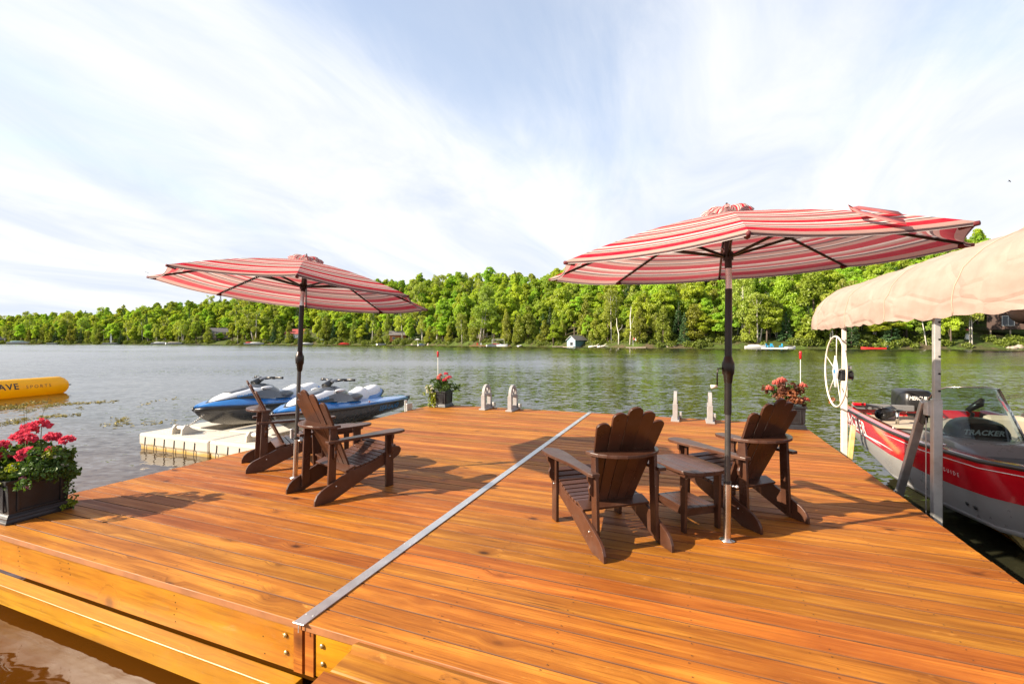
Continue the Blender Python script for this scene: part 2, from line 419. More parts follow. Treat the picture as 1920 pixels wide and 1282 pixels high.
# ------------------------------------------------------------------ water
def lerp_tab(tab, x):
    if x <= tab[0][0]: return tab[0][1]
    for (a, b), (c_, d) in zip(tab, tab[1:]):
        if x <= c_: return b + (d - b) * (x - a) / (c_ - a)
    return tab[-1][1]
m, nt, out = newmat('lake_water'); T = NT(nt)
pos = T.n('ShaderNodeNewGeometry').outputs['Position']
rot = T.n('ShaderNodeMapping', {'Vector': pos, 'Rotation': (0, 0, -YAW)}).outputs[0]
def wnoise(sx, sy, detail, off):
    return T.n('ShaderNodeTexNoise', {'Vector': T.n('ShaderNodeMapping', {'Vector': rot, 'Scale': (sx, sy, 1), 'Location': (off, off * 0.7, 0)}).outputs[0], 'Scale': 1.0, 'Detail': detail, 'Roughness': 0.55, 'Distortion': 0.3})
wa = wnoise(2.3, 4.4, 2.0, 3.1)
wb = wnoise(6.5, 11.5, 2.0, 11.7)
wc = wnoise(0.035, 0.075, 3.0, 5.0)
wd = wnoise(0.42, 0.9, 1.0, 7.0)
cs = T.n('ShaderNodeVectorMath', {0: wa.outputs['Color'], 1: (0.5, 0.5, 0.5)}, operation='SUBTRACT').outputs[0]
cb = T.n('ShaderNodeVectorMath', {0: wb.outputs['Color'], 1: (0.5, 0.5, 0.5)}, operation='SUBTRACT').outputs[0]
cd = T.n('ShaderNodeVectorMath', {0: wd.outputs['Color'], 1: (0.5, 0.5, 0.5)}, operation='SUBTRACT').outputs[0]
gust = T.n('ShaderNodeMapRange', {0: wc.outputs[0], 1: 0.38, 2: 0.62, 3: 0.35, 4: 1.2}).outputs[0]
dist = T.n('ShaderNodeVectorMath', {0: pos}, operation='LENGTH').outputs['Value']
# sheltered, calmer water close in on the landward side of the dock
sepp = T.n('ShaderNodeSeparateXYZ', {0: pos})
calm = T.n('ShaderNodeMapRange', {0: sepp.outputs['Y'], 1: 1.0, 2: 12.0, 3: 0.75, 4: 1.0}).outputs[0]
amp = T.math('MULTIPLY', gust, calm)
sa = T.n('ShaderNodeVectorMath', {0: cs, 'Scale': T.math('MULTIPLY', amp, 0.27)}, operation='SCALE').outputs[0]
sb = T.n('ShaderNodeVectorMath', {0: cb, 'Scale': T.math('MULTIPLY', amp, 0.27)}, operation='SCALE').outputs[0]
sdn = T.n('ShaderNodeVectorMath', {0: cd, 'Scale': T.math('MULTIPLY', amp, 0.09)}, operation='SCALE').outputs[0]
sm = T.n('ShaderNodeVectorMath', {0: T.n('ShaderNodeVectorMath', {0: sa, 1: sb}, operation='ADD').outputs[0], 1: sdn}, operation='ADD').outputs[0]
flat = T.n('ShaderNodeVectorMath', {0: sm, 1: (0.55, 1.0, 0.0)}, operation='MULTIPLY').outputs[0]
back = T.n('ShaderNodeMapping', {'Vector': flat, 'Rotation': (0, 0, YAW)}).outputs[0]
# wind ripples lean towards the landing: their near faces are what shows at a low angle
lean = T.n('ShaderNodeVectorMath', {0: (0.36 * 0.082, -0.93 * 0.082, 1.0), 1: (0, 0, 0)}, operation='ADD').outputs[0]
lean = T.n('ShaderNodeMix', {0: T.n('ShaderNodeMapRange', {0: dist, 1: 8.0, 2: 40.0, 3: 0.0, 4: 1.0}).outputs[0], 4: (0, 0, 1), 5: lean}, data_type='VECTOR').outputs[1]
nrm = T.n('ShaderNodeVectorMath', {0: T.n('ShaderNodeVectorMath', {0: back, 1: lean}, operation='ADD').outputs[0]}, operation='NORMALIZE').outputs[0]
# tea brown sandy shallows show through close to the landing
shal = T.n('ShaderNodeMapRange', {0: sepp.outputs['Y'], 1: 2.0, 2: 7.0, 3: 1.0, 4: 0.0}).outputs[0]
shal = T.math('MULTIPLY', shal, T.n('ShaderNodeMapRange', {0: sepp.outputs['X'], 1: -1.0, 2: 1.0, 3: 1.0, 4: 0.0}).outputs[0])
wcol = T.mix(shal, (0.022, 0.022, 0.012), (0.062, 0.021, 0.002))
p = T.n('ShaderNodeBsdfPrincipled', {'Base Color': wcol, 'Roughness': 0.045, 'IOR': 1.333, 'Specular IOR Level': 0.5, 'Normal': nrm})
nt.links.new(p.outputs[0], out.inputs[0])
M['water'] = m
b = MB(); b.add([(-1500, -300, WATER_Z), (1500, -300, WATER_Z), (1500, 1500, WATER_Z), (-1500, 1500, WATER_Z)], [(0, 1, 2, 3)])
tag(b.build('lake_water', M['water']), kind='structure')

# ------------------------------------------------------------------ far shore
SHORE = [(-700, 520), (0, 430), (400, 350), (700, 270), (900, 205), (1200, 142), (1500, 126), (1900, 117), (2600, 105)]
SKYL = [(-700, 602), (0, 598), (100, 590), (200, 583), (300, 574), (400, 562), (550, 549), (700, 524), (840, 511), (1000, 512), (1100, 500), (1200, 490), (1400, 472), (1600, 460), (1830, 440), (1900, 432), (2600, 405)]
def shore(xc): return lerp_tab(SHORE, xc)
def hillw(xc): return lerp_tab([(-700, 180), (0, 165), (400, 140), (700, 118), (1000, 108), (2600, 105)], xc)
def ground(xc, t):
    """height of the ground at bearing xc, t = 0 at the shore, 1 at the crest"""
    D, w = shore(xc), hillw(xc)
    crest = CAM_H + (641 - lerp_tab(SKYL, xc)) / FPX * (D + w) - 14.5
    crest += 2.2 * mnoise.noise(Vector((xc * 0.011, 3.3, 0)))
    if t <= 0: return WATER_Z + max(-1.5, t * 90)
    s = min(t, 1.0)
    k = s * s * (3 - 2 * s) * 0.55 + s * 0.45
    k = k if t <= 1 else 1 - (t - 1) * 0.25
    bank = min(1.0, t * 22)
    return WATER_Z + 1.5 * bank + (crest - 1.5) * k
b = MB()
cols = list(range(-700, 2601, 20)); ts = [-0.03, 0.0, 0.02, 0.045, 0.09, 0.16, 0.25, 0.4, 0.6, 0.8, 1.0, 1.2, 1.5]
vs = []; fs = []
for i, xc in enumerate(cols):
    for t in ts:
        q = bearing(xc, shore(xc) + t * hillw(xc), 0)
        z = ground(xc, t) + (0.35 * mnoise.noise(q * 0.13) if t >= 0.02 else 0)
        vs.append((q.x, q.y, z))
n = len(ts)
for i in range(len(cols) - 1):
    for j in range(n - 1):
        fs.append((i * n + j, (i + 1) * n + j, (i + 1) * n + j + 1, i * n + j + 1))
b.add(vs, fs)
m, nt, out = newmat('forest_floor'); T = NT(nt)
co = T.n('ShaderNodeNewGeometry').outputs['Position']
a1 = T.n('ShaderNodeTexNoise', {'Vector': co, 'Scale': 0.16, 'Detail': 6.0, 'Roughness': 0.7}).outputs[0]
a2 = T.n('ShaderNodeTexNoise', {'Vector': co, 'Scale': 1.2, 'Detail': 6.0, 'Roughness': 0.7}).outputs[0]
c1 = T.ramp(a1, [(0.38, (0.10, 0.075, 0.045)), (0.5, (0.055, 0.075, 0.018)), (0.62, (0.08, 0.12, 0.022))])
c1 = T.mix(T.ramp(a2, [(0.45, 0.0), (0.7, 0.6)]), c1, (0.045, 0.04, 0.02))
bp = T.n('ShaderNodeBump', {'Height': a2, 'Strength': 0.8, 'Distance': 0.5})
p = T.n('ShaderNodeBsdfPrincipled', {'Base Color': c1, 'Roughness': 0.95, 'Normal': bp.outputs[0], 'Specular IOR Level': 0.1})
nt.links.new(p.outputs[0], out.inputs[0])
M['floor'] = m
tag(b.build('hill_terrain', m, smooth=True), kind='structure')

# leaves
def leaf_mat(name, c, hue=0.02, val=0.3, trans=0.4):
    m, nt, out = newmat(name); T = NT(nt)
    oi = T.n('ShaderNodeObjectInfo'); r = oi.outputs['Random']
    co = T.n('ShaderNodeTexCoord').outputs['Object']
    nz = T.n('ShaderNodeTexNoise', {'Vector': co, 'Scale': 0.9 if 'pot' not in name else 30.0, 'Detail': 4.0}).outputs[0]
    base = T.ramp(nz, [(0.32, tuple(x * 0.72 for x in c)), (0.68, tuple(x * 1.3 for x in c))])
    hs = T.n('ShaderNodeHueSaturation', {'Hue': T.n('ShaderNodeMapRange', {0: r, 1: 0, 2: 1, 3: 0.5 - hue, 4: 0.5 + hue}).outputs[0], 'Saturation': 1.0,
         'Value': T.n('ShaderNodeMapRange', {0: T.math('FRACT', T.math('MULTIPLY', r, 5.77)), 1: 0, 2: 1, 3: 1 - val, 4: 1 + val}).outputs[0], 'Color': base}).outputs[0]
    d = T.n('ShaderNodeBsdfDiffuse', {'Color': hs})
    t = T.n('ShaderNodeBsdfTranslucent', {'Color': T.mix(1.0, hs, (1.15, 1.1, 0.45), 'MULTIPLY')})
    g = T.n('ShaderNodeBsdfGlossy', {'Color': (0.6, 0.6, 0.55, 1), 'Roughness': 0.5})
    mx = T.n('ShaderNodeMixShader', {0: trans, 1: d.outputs[0], 2: t.outputs[0]})
    mx2 = T.n('ShaderNodeMixShader', {0: 0.05, 1: mx.outputs[0], 2: g.outputs[0]})
    nt.links.new(mx2.outputs[0], out.inputs[0])
    return m
M['l_maple'] = leaf_mat('maple_leaves', (0.320, 0.445, 0.026), 0.024, 0.25, 0.52)
M['l_birch'] = leaf_mat('birch_leaves', (0.33, 0.41, 0.06), 0.02, 0.2, 0.48)
M['l_cedar'] = leaf_mat('cedar_leaves', (0.26, 0.315, 0.030), 0.022, 0.25, 0.42)
M['l_spruce'] = leaf_mat('spruce_needles', (0.055, 0.110, 0.034), 0.02, 0.25, 0.15)
M['bark'] = plain('bark', (0.10, 0.075, 0.055), 0.9, var=0.35, scale=3, bump=0.8, bscale=8)
M['birchbark'] = plain('birch_bark', (0.52, 0.48, 0.42), 0.8, var=0.2, scale=4, dirt=(0.12, 0.1, 0.08))
M['snag'] = plain('bleached_wood', (0.60, 0.56, 0.50), 0.8, var=0.15)

def leaves(blobs, N, size, rg, outw=0.65, flatten=1.0):
    vs, fs = [], []
    tot = sum(r[0] * r[2] for _, r in blobs)
    for c, r in blobs:
        k = max(6, int(N * r[0] * r[2] / tot))
        for _ in range(k):
            a = rg.uniform(0, 2 * math.pi); z = rg.uniform(-0.75, 1.0); q = math.sqrt(1 - z * z)
            o = Vector((q * math.cos(a), q * math.sin(a), z))
            rad = rg.uniform(0.72, 1.08)
            p = Vector((c[0] + o.x * r[0] * rad, c[1] + o.y * r[1] * rad, c[2] + o.z * r[2] * rad))
            nn = (o * outw + Vector((rg.gauss(0, 1), rg.gauss(0, 1), rg.gauss(0, 1) + 0.35)) * (1 - outw)).normalized()
            s = size * rg.uniform(0.6, 1.35)
            x = nn.orthogonal().normalized()
            x.rotate(Matrix.Rotation(rg.uniform(0, 6.28), 3, nn))
            y = nn.cross(x)
            b0 = len(vs)
            dz = nn * s * 0.18
            vs += [tuple(p - x * s * 0.62), tuple(p - y * s * 0.42 + dz), tuple(p + x * s * 0.62), tuple(p + y * s * 0.42 + dz)]
            fs.append((b0, b0 + 1, b0 + 2, b0 + 3))
    return vs, fs

def make_tree(kind, seed):
    rg = random.Random(seed); tr = MB(); blobs = []
    if kind == 'maple':
        H = 13.0; tr.tube([(0, 0, -0.8), (0.1, 0, 3), (0.2, 0.15, 7), (0.1, 0.1, 10)], [0.28, 0.22, 0.15, 0.05], 7)
        wide = rg.uniform(0.75, 1.15)
        for i in range(rg.randint(6, 9)):
            a = rg.uniform(0, 6.28); z = i / 8.0; rr = wide * (2.3 if z < 0.75 else 0.9) * rg.uniform(0.35, 1.05)
            R_ = rg.uniform(1.5, 2.5) * (1.1 - 0.35 * z)
            c = (rr * math.cos(a), rr * math.sin(a), 4.2 + z * 7.0)
            for j in range(10):
                a2 = rg.uniform(0, 6.28); e2 = rg.uniform(-0.6, 1.4); s = R_ * rg.uniform(0.24, 0.52)
                blobs.append(((c[0] + R_ * 0.75 * math.cos(a2) * math.cos(e2), c[1] + R_ * 0.75 * math.sin(a2) * math.cos(e2), c[2] + R_ * 0.7 * math.sin(e2)), (s, s, s * 0.75)))
            if i % 2 == 0: tr.tube([(0.1, 0, 3 + z * 4), (c[0] * 0.5, c[1] * 0.5, 2.5 + z * 7), (c[0] * 0.9, c[1] * 0.9, c[2])], [0.1, 0.06, 0.02], 5)
        v, f = leaves(blobs, 9500, 0.31, rg, 0.58)
    elif kind == 'birch':
        H = 14.0
        for s_ in range(rg.choice((1, 2, 2))):
            lx, ly = rg.uniform(-0.22, 0.22), rg.uniform(-0.15, 0.15); o = s_ * 0.6
            tr.tube([(o, 0, -0.8), (o + lx * 3, ly * 3, 4), (o + lx * 6, ly * 6, 8), (o + lx * 8, ly * 8, 12)], [0.20, 0.16, 0.11, 0.03], 7)
            for i in range(15):
                a = rg.uniform(0, 6.28); z = rg.uniform(0.0, 1.0); w = math.sin(math.pi * (0.2 + 0.7 * z)) ** 0.8
                rr = 2.6 * w * math.sqrt(rg.uniform(0.1, 1)); s = rg.uniform(0.7, 1.25)
                c = (o + lx * (4 + 4 * z) + rr * math.cos(a), ly * (4 + 4 * z) + rr * math.sin(a), 4.6 + z * 9.0)
                blobs.append((c, (s, s, s * 0.95)))
                if i % 3 == 0: tr.tube([(o + lx * (3 + 5 * z), ly * (3 + 5 * z), 3.4 + z * 7), c], [0.06, 0.015], 5)
        v, f = leaves(blobs, 3600, 0.34, rg, 0.5)
    elif kind == 'cedar':
        H = 11.0; tr.tube([(0, 0, -0.8), (0.05, 0, 4), (0, 0, 9)], [0.22, 0.16, 0.04], 6)
        for i in range(46):
            a = rg.uniform(0, 6.28); z = rg.uniform(0.0, 1.0) ** 1.15
            w = (1 - z) ** 0.62 * min(1.0, 0.62 + z * 2.4)
            rr = 2.35 * w * math.sqrt(rg.uniform(0.35, 1)); s = rg.uniform(0.55, 1.0) * (1.1 - 0.45 * z)
            blobs.append(((rr * math.cos(a), rr * math.sin(a), 1.0 + z * 9.8), (s, s, s * 1.25)))
        v, f = leaves(blobs, 4600, 0.32, rg, 0.55)
    else:
        H = 13.0; tr.tube([(0, 0, -0.8), (0, 0, 6), (0, 0, 12.6)], [0.2, 0.13, 0.02], 6)
        for i in range(20):
            z = i / 19; w = (1 - z) * 2.5 + 0.12
            for k in range(max(3, int(9 * (1 - z) + 2))):
                a = rg.uniform(0, 6.28); rr = w * rg.uniform(0.5, 1.0)
                blobs.append(((rr * math.cos(a), rr * math.sin(a), 1.0 + z * 11.6 - rr * 0.22), (0.16 + 0.36 * w / 2, 0.16 + 0.36 * w / 2, 0.22)))
        v, f = leaves(blobs, 3600, 0.30, rg, 0.4)
    return H, tr, v, f

TREES = {}
proto_col = bpy.data.collections.new('forest_kinds')
barks = {'maple': 'bark', 'birch': 'birchbark', 'cedar': 'bark', 'spruce': 'bark'}
forest_objs = []
for kind, nvar in (('maple', 7), ('birch', 4), ('cedar', 4), ('spruce', 2)):
    TREES[kind] = []
    for k in range(nvar):
        H, tr, v, f = make_tree(kind, 100 + k * 17 + len(kind))
        lm = M['l_' + kind]; bk = M[barks[kind]]
        cm = bpy.data.meshes.new('crown'); cm.from_pydata(v, [], f); cm.materials.append(lm)
        tm = tr.mesh('trunk', bk, True)
        TREES[kind].append((H, tm, cm))
        jm = bpy.data.meshes.new('tree_kind')
        nb = len(tr.v)
        jm.from_pydata([tuple(q) for q in tr.v] + v, [], tr.f + [tuple(i + nb for i in q) for q in f])
        jm.materials.append(bk); jm.materials.append(lm)
        jm.polygons.foreach_set('material_index', [0] * len(tr.f) + [1] * len(f))
        po = bpy.data.objects.new('%02d_%s' % (len(forest_objs), kind), jm); proto_col.objects.link(po); forest_objs.append((kind, po))

def plant_tree(name, kind, xc, back, height, width, label, group, var=None, rz=None, lean=0.0):
    var = rnd.randrange(len(TREES[kind])) if var is None else var
    H, tm, cm = TREES[kind][var]
    t = back / hillw(xc)
    p = bearing(xc, shore(xc) + back, ground(xc, t) - 0.1)
    o = thing(name, label, 'tree', p, rnd.uniform(0, 6.28) if rz is None else rz, group)
    s = height / H; wbase = {'maple': 8.2, 'birch': 6.2, 'cedar': 5.6, 'spruce': 5.6}[kind]
    o.scale = (width / wbase, width / wbase, s)
    o.rotation_euler = (lean, 0, o.rotation_euler[2])
    link('trunk', tm, o); link('crown', cm, o)
    return o

# the wood that climbs the hill behind the shore: one mass
pts, scl, idx, rotz = [], [], [], []
rg = random.Random(5)
kinds_i = {k: [i for i, (kk, _) in enumerate(forest_objs) if kk == k] for k in TREES}
xc = -560.0
while xc < 2450:
    D, w = shore(xc), hillw(xc)
    back = 7.0
    while back < w * 1.18:
        d = D + back
        x2 = xc + rg.uniform(-3, 3) / d * FPX; bk = back + rg.uniform(-2.6, 2.6)
        clear = any(a < x2 < c_ and bk < dd for a, c_, dd in ((376, 440, 40), (528, 600, 36), (690, 720, 14), (1846, 1990, 24), (-30, 12, 16), (725, 768, 16), (1785, 1850, 13)))
        if not clear:
            q = bearing(x2, shore(x2) + bk, ground(x2, bk / hillw(x2)) - 0.3)
            pts.append(q)
            r_ = rg.random(); tt = bk / w
            if tt < 0.12: kd = 'cedar' if r_ < 0.36 else 'maple' if r_ < 0.68 else 'birch' if r_ < 0.86 else 'spruce'
            else: kd = 'maple' if r_ < 0.83 else 'birch' if r_ < 0.90 else 'spruce' if r_ < 0.955 else 'cedar'
            idx.append(rg.choice(kinds_i[kd])); scl.append(rg.choice((0.8, 0.95, 1.1, 1.25, 1.5)) * rg.uniform(0.9, 1.1) * (1.0 if tt < 0.75 else 0.85) if tt > 0.12 else rg.uniform(0.7, 1.1)); rotz.append(rg.uniform(0, 6.28))
        back += rg.uniform(5.2, 7.4)
    xc += 6.0 / (D + w * 0.45) * FPX
fm = bpy.data.meshes.new('hillside_forest'); fm.from_pydata([tuple(q) for q in pts], [], [])
tl = [rg.uniform(0.8, 1.25) for _ in scl]
for nm, ty, vals in (('size', 'FLOAT', scl), ('tall', 'FLOAT', tl), ('pick', 'INT', idx), ('turn', 'FLOAT', rotz)):
    at = fm.attributes.new(nm, ty, 'POINT'); at.data.foreach_set('value', vals)
fo = link('hillside_forest', fm)
tag(fo, 'dense bright green broadleaf forest covering the hillside across the lake', 'forest', kind='stuff')
ng = bpy.data.node_groups.new('scatter_trees', 'GeometryNodeTree')
ng.interface.new_socket('Geometry', in_out='INPUT', socket_type='NodeSocketGeometry')
ng.interface.new_socket('Geometry', in_out='OUTPUT', socket_type='NodeSocketGeometry')
gi, go = ng.nodes.new('NodeGroupInput'), ng.nodes.new('NodeGroupOutput')
ci = ng.nodes.new('GeometryNodeCollectionInfo'); ci.inputs[0].default_value = proto_col
ci.inputs['Separate Children'].default_value = True; ci.inputs['Reset Children'].default_value = True
ip = ng.nodes.new('GeometryNodeInstanceOnPoints'); ip.inputs['Pick Instance'].default_value = True
def nattr(nm, ty):
    a = ng.nodes.new('GeometryNodeInputNamedAttribute'); a.data_type = ty; a.inputs[0].default_value = nm; return a.outputs[0]
ng.links.new(gi.outputs[0], ip.inputs['Points']); ng.links.new(ci.outputs[0], ip.inputs['Instance'])
ng.links.new(nattr('pick', 'INT'), ip.inputs['Instance Index'])
cx = ng.nodes.new('ShaderNodeCombineXYZ'); ng.links.new(nattr('turn', 'FLOAT'), cx.inputs[2])
ng.links.new(cx.outputs[0], ip.inputs['Rotation'])
cs_ = ng.nodes.new('ShaderNodeCombineXYZ'); sz = nattr('size', 'FLOAT')
for i in range(2): ng.links.new(sz, cs_.inputs[i])
tall = ng.nodes.new('ShaderNodeMath'); tall.operation = 'MULTIPLY'; ng.links.new(sz, tall.inputs[0]); ng.links.new(nattr('tall', 'FLOAT'), tall.inputs[1]); ng.links.new(tall.outputs[0], cs_.inputs[2])
ng.links.new(cs_.outputs[0], ip.inputs['Scale'])
ng.links.new(ip.outputs[0], go.inputs[0])
fo.modifiers.new('scatter', 'NODES').node_group = ng

# shoreline trees one can tell apart
NAMED = [
 ('cedar_tree', 'cedar', 1525, 6, 19.5, 12.5, 'tallest broad olive cedar on the bank left of the tan boat canopy'),
 ('cedar_tree', 'cedar', 1302, 5, 11.5, 9.5, 'rounded olive cedar on the bank just left of the right parasol pole'),
 ('cedar_tree', 'cedar', 1140, 5, 14.0, 9.5, 'wide olive cedar on the bank right of the teal boathouse'),
 ('cedar_tree', 'cedar', 1021, 4, 9.0, 7.0, 'small dark cedar on the bank just left of the teal boathouse'),
 ('cedar_tree', 'cedar', 990, 6, 14.5, 9.0, 'tall cedar on the bank between leaning birches and the boathouse'),
 ('cedar_tree', 'cedar', 1098, 8, 15.0, 7.0, 'bright green cedar rising right behind the teal boathouse'),
 ('birch_tree', 'birch', 905, 4, 17.5, 14.0, 'pale leaning birch clump behind the far dock with moored boats'),
 ('birch_tree', 'birch', 1392, 5, 19.0, 8.5, 'tall white trunked birch right beside the right parasol pole'),
 ('birch_tree', 'birch', 1424, 4, 14.5, 7.5, 'white trunked birch directly behind the swim raft with blue chairs'),
 ('maple_tree', 'maple', 1210, 9, 18.0, 9.0, 'tall dark green broadleaf behind the white bleached snags'),
 ('maple_tree', 'maple', 1640, 6, 9.0, 11.0, 'low bright green maple above the small red rowing boat'),
 ('maple_tree', 'maple', 1700, 6, 9.5, 10.0, 'low bright green maple just left of the near lift post'),
 ('maple_tree', 'maple', 1585, 7, 8.5, 9.0, 'low yellow green maple behind the cream winch wheel'),
 ('cedar_tree', 'cedar', 1795, 8, 8.5, 7.0, 'yellowish small cedar right of the near lift post'),
 ('birch_tree', 'birch', 480, 5, 24.0, 17.0, 'tall pale birch clump left of the left parasol pole'),
 ('spruce_tree', 'spruce', 514, 5, 13.0, 8.5, 'small lone blue green spruce left of the red roofed house'),
 ('spruce_tree', 'spruce', 787, 10, 17.0, 8.5, 'dark pointed spruce right of the left parasol canopy edge'),
 ('cedar_tree', 'cedar', 612, 5, 17.0, 11.0, 'tall columnar cedar just right of the left parasol pole'),
 ('maple_tree', 'maple', 640, 4, 15.0, 10.0, 'bright yellow green tree beside the columnar cedar under left parasol'),
 ('cedar_tree', 'cedar', 575, 3, 10.0, 8.0, 'bushy cedar in front of the red roofed house'),
 ('birch_tree', 'birch', 755, 6, 19.0, 10.0, 'slender birches with bare white stems by the orange cabin'),
 ('maple_tree', 'maple', 830, 5, 14.0, 13.0, 'rounded bright maple on the bank above the lone white buoy'),
]
for nm, kd, xc, bk, h, w, lb in NAMED:
    plant_tree(nm, kd, xc, bk, h, w, lb, 'shoreline trees')
used = [a[2] for a in NAMED]
SECT = [(-80, 200, 'at the far left end of the lake'), (200, 375, 'on the far bank left of the tan lodge'), (375, 660, 'on the far bank seen below the left parasol'),
        (660, 900, 'on the far bank left of the leaning birches'), (900, 1060, 'on the far bank left of the teal boathouse'), (1060, 1360, 'on the far bank seen below the right parasol'), (1360, 1560, 'on the far bank behind the blue chair raft'), (1560, 2010, 'on the far bank seen below the tan boat canopy')]
KW = {'maple': 'round crowned bright maple', 'birch': 'airy pale green birch', 'cedar': 'dense olive green cedar', 'spruce': 'dark pointed spruce'}
PLU = {'maple': 'round crowned bright maples', 'birch': 'airy pale green birches', 'cedar': 'dense olive green cedars', 'spruce': 'dark pointed spruces'}
xc = -70.0
while xc < 2000:
    D = shore(xc)
    step = rg.uniform(4.0, 7.0) / D * FPX
    xc += step
    if any(abs(xc - u) < 11 for u in used): continue
    if any(a < xc < c_ for a, c_ in ((376, 440), (548, 566), (1052, 1092), (1846, 1990))): continue
    r_ = rg.random(); kd = 'cedar' if r_ < 0.42 else 'maple' if r_ < 0.72 else 'birch' if r_ < 0.88 else 'spruce'
    h = {'cedar': rg.uniform(7, 15), 'maple': rg.uniform(8, 17), 'birch': rg.uniform(11, 18), 'spruce': rg.uniform(8, 16)}[kd]
    w = {'cedar': rg.uniform(4.5, 6.5), 'maple': rg.uniform(7, 10), 'birch': rg.uniform(5, 7), 'spruce': rg.uniform(4, 5.5)}[kd]
    if D > 250: h *= 1.25; w *= 1.15
    where = [s for a, c_, s in SECT if a <= xc < c_] or [SECT[-1][2]]
    plant_tree(kd + '_tree', kd, xc, rg.uniform(1.2, 5.0), h, w, KW[kd] + ' ' + where[0], PLU[kd] + ' ' + where[0])

# trees that half hide the tan lodge
plant_tree('cedar_tree', 'cedar', 391, 4, 13, 9, 'bushy cedar in front of the left end of the tan lodge', 'shoreline trees')
plant_tree('maple_tree', 'maple', 436, 5, 16, 12, 'dark round tree in front of the right end of the tan lodge', 'shoreline trees')
plant_tree('maple_tree', 'maple', 412, 11, 7, 7, 'low round shrub tree in front of the middle of the tan lodge', 'shoreline trees')
# low brush along the water's edge
rg2 = random.Random(8); bl = []
xc = -80.0
while xc < 2040:
    D = shore(xc); xc += rg2.uniform(0.7, 1.7) / D * FPX
    if any(a < xc < c_ for a, c_ in ((392, 424), (1056, 1100), (1780, 1880), (1405, 1480))) and rg2.random() < 0.8: continue
    bk = rg2.uniform(0.3, 6.5); q = bearing(xc, D + bk, ground(xc, bk / hillw(xc))); s_ = rg2.uniform(0.8, 1.9) * (1.3 if D > 250 else 1.0)
    bl.append(((q.x, q.y, q.z + s_ * 0.45), (s_, s_, s_ * 0.8)))
v, f = leaves(bl, 150000, 0.40, rg2, 0.5)
bm_ = bpy.data.meshes.new('shore_brush'); bm_.from_pydata(v, [], f); bm_.materials.append(leaf_mat('brush_leaves', (0.15, 0.20, 0.020), 0.01, 0.1, 0.35))
tag(link('shore_brush', bm_), 'low green brush along the edge of the far shore', 'brush', kind='stuff')

# bleached snags
for xc, lean, h, lb in ((1181, 0.04, 12.5, 'tallest bare white dead trunk left of the right parasol pole'), (1160, -0.10, 9.0, 'short leaning bare white dead trunk beside the taller one')):
    D = shore(xc); p = bearing(xc, D + 2.5, ground(xc, 0.025) - 0.2)
    o = thing('dead_tree', lb, 'tree', p)
    MB().tube([(0, 0, -0.5), (0.25 + lean * 2, 0, h * 0.4), (-0.1 + lean * 5, 0.1, h * 0.7), (0.1 + lean * 8, 0, h)], [0.24, 0.19, 0.14, 0.05], 7).build('trunk', M['snag'], o, True)
    MB().tube([(0.1 + lean * 4, 0, h * 0.5), (0.9, 0.2, h * 0.62), (1.2, 0.2, h * 0.75)], [0.08, 0.05, 0.02], 5).build('branch', M['snag'], o, True)

# ------------------------------------------------------------------ dock
SEAM_X, DX0, DX1, DY0, DY1 = -1.86, -5.49, 1.88, 1.79, 9.24
PITCH = (DY1 - DY0) / 52
def section(name, label, x0, x1, seed):
    o = thing(name, label, 'dock', (x0, DY0, 0))
    L = x1 - x0; rg = random.Random(seed)
    pm = None
    for i in range(52):
        yy = PITCH * (i + 0.5)
        if pm is None:
            me = {}
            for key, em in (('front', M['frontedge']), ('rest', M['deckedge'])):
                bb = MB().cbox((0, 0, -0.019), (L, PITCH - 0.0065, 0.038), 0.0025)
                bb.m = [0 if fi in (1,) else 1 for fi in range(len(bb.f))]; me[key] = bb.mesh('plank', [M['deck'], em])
            pm = link('plank', me['front'], o)
        else:
            c = pm.copy(); col.objects.link(c); pm2 = c
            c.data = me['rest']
        q = pm if i == 0 else pm2
        q.location = (L / 2 + rg.uniform(-0.004, 0.004), yy, rg.uniform(-0.0015, 0.0010))
        q.rotation_euler = (rg.uniform(-0.008, 0.008), 0, 0)
    b = MB(); k6 = [(0.0036 * math.cos(a * math.pi / 3), 0.0036 * math.sin(a * math.pi / 3)) for a in range(6)]
    for i in range(52):
        for j in range(7):
            xx = 0.05 + (L - 0.10) * j / 6
            for dy in (-0.045, 0.045):
                px_, py_ = xx + rg.uniform(-0.012, 0.012), PITCH * (i + 0.5) + dy + rg.uniform(-0.006, 0.006)
                b.add([(px_ + u, py_ + w, 0.0022) for u, w in k6], [tuple(range(6))])
    s_ = b.build('deck_screws', M['darkseam'], o); s_['kind'] = 'stuff'
    return o, L
ds, L = section('dock_section', 'left half of the orange stained wooden dock up to the metal strip', DX0, SEAM_X - 0.003, 3)
D = DY1 - DY0
def board(par, nm, c, d, mat='fascia', e=0.0022):
    return MB().cbox((0, 0, 0), d, e).build(nm, M[mat], par, loc=c)
board(ds, 'front_fascia', ((L - 0.07) / 2, 0.042, -0.158), (L - 0.07, 0.04, 0.238))
board(ds, 'rim_joist', (L - 0.034, D / 2 + 0.0, -0.158), (0.058, D - 0.028, 0.236), 'deck')
board(ds, 'side_fascia', (0.035, D / 2 + 0.03, -0.157), (0.04, D - 0.10, 0.236))
board(ds, 'far_fascia', ((L - 0.07) / 2, D - 0.035, -0.157), (L - 0.07, 0.04, 0.236))
board(ds, 'lower_ledge', (L / 2 - 0.15, -0.036, -0.359), (L + 0.30, 0.095, 0.135))
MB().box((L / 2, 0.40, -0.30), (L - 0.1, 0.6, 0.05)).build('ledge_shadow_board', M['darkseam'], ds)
for fx in (0.75, 2.0, 3.05):
    MB().cbox((0, 0, 0), (0.85, D - 0.9, 0.40), 0.03).build('float', M['black'], ds, loc=(fx, D / 2, -0.50))
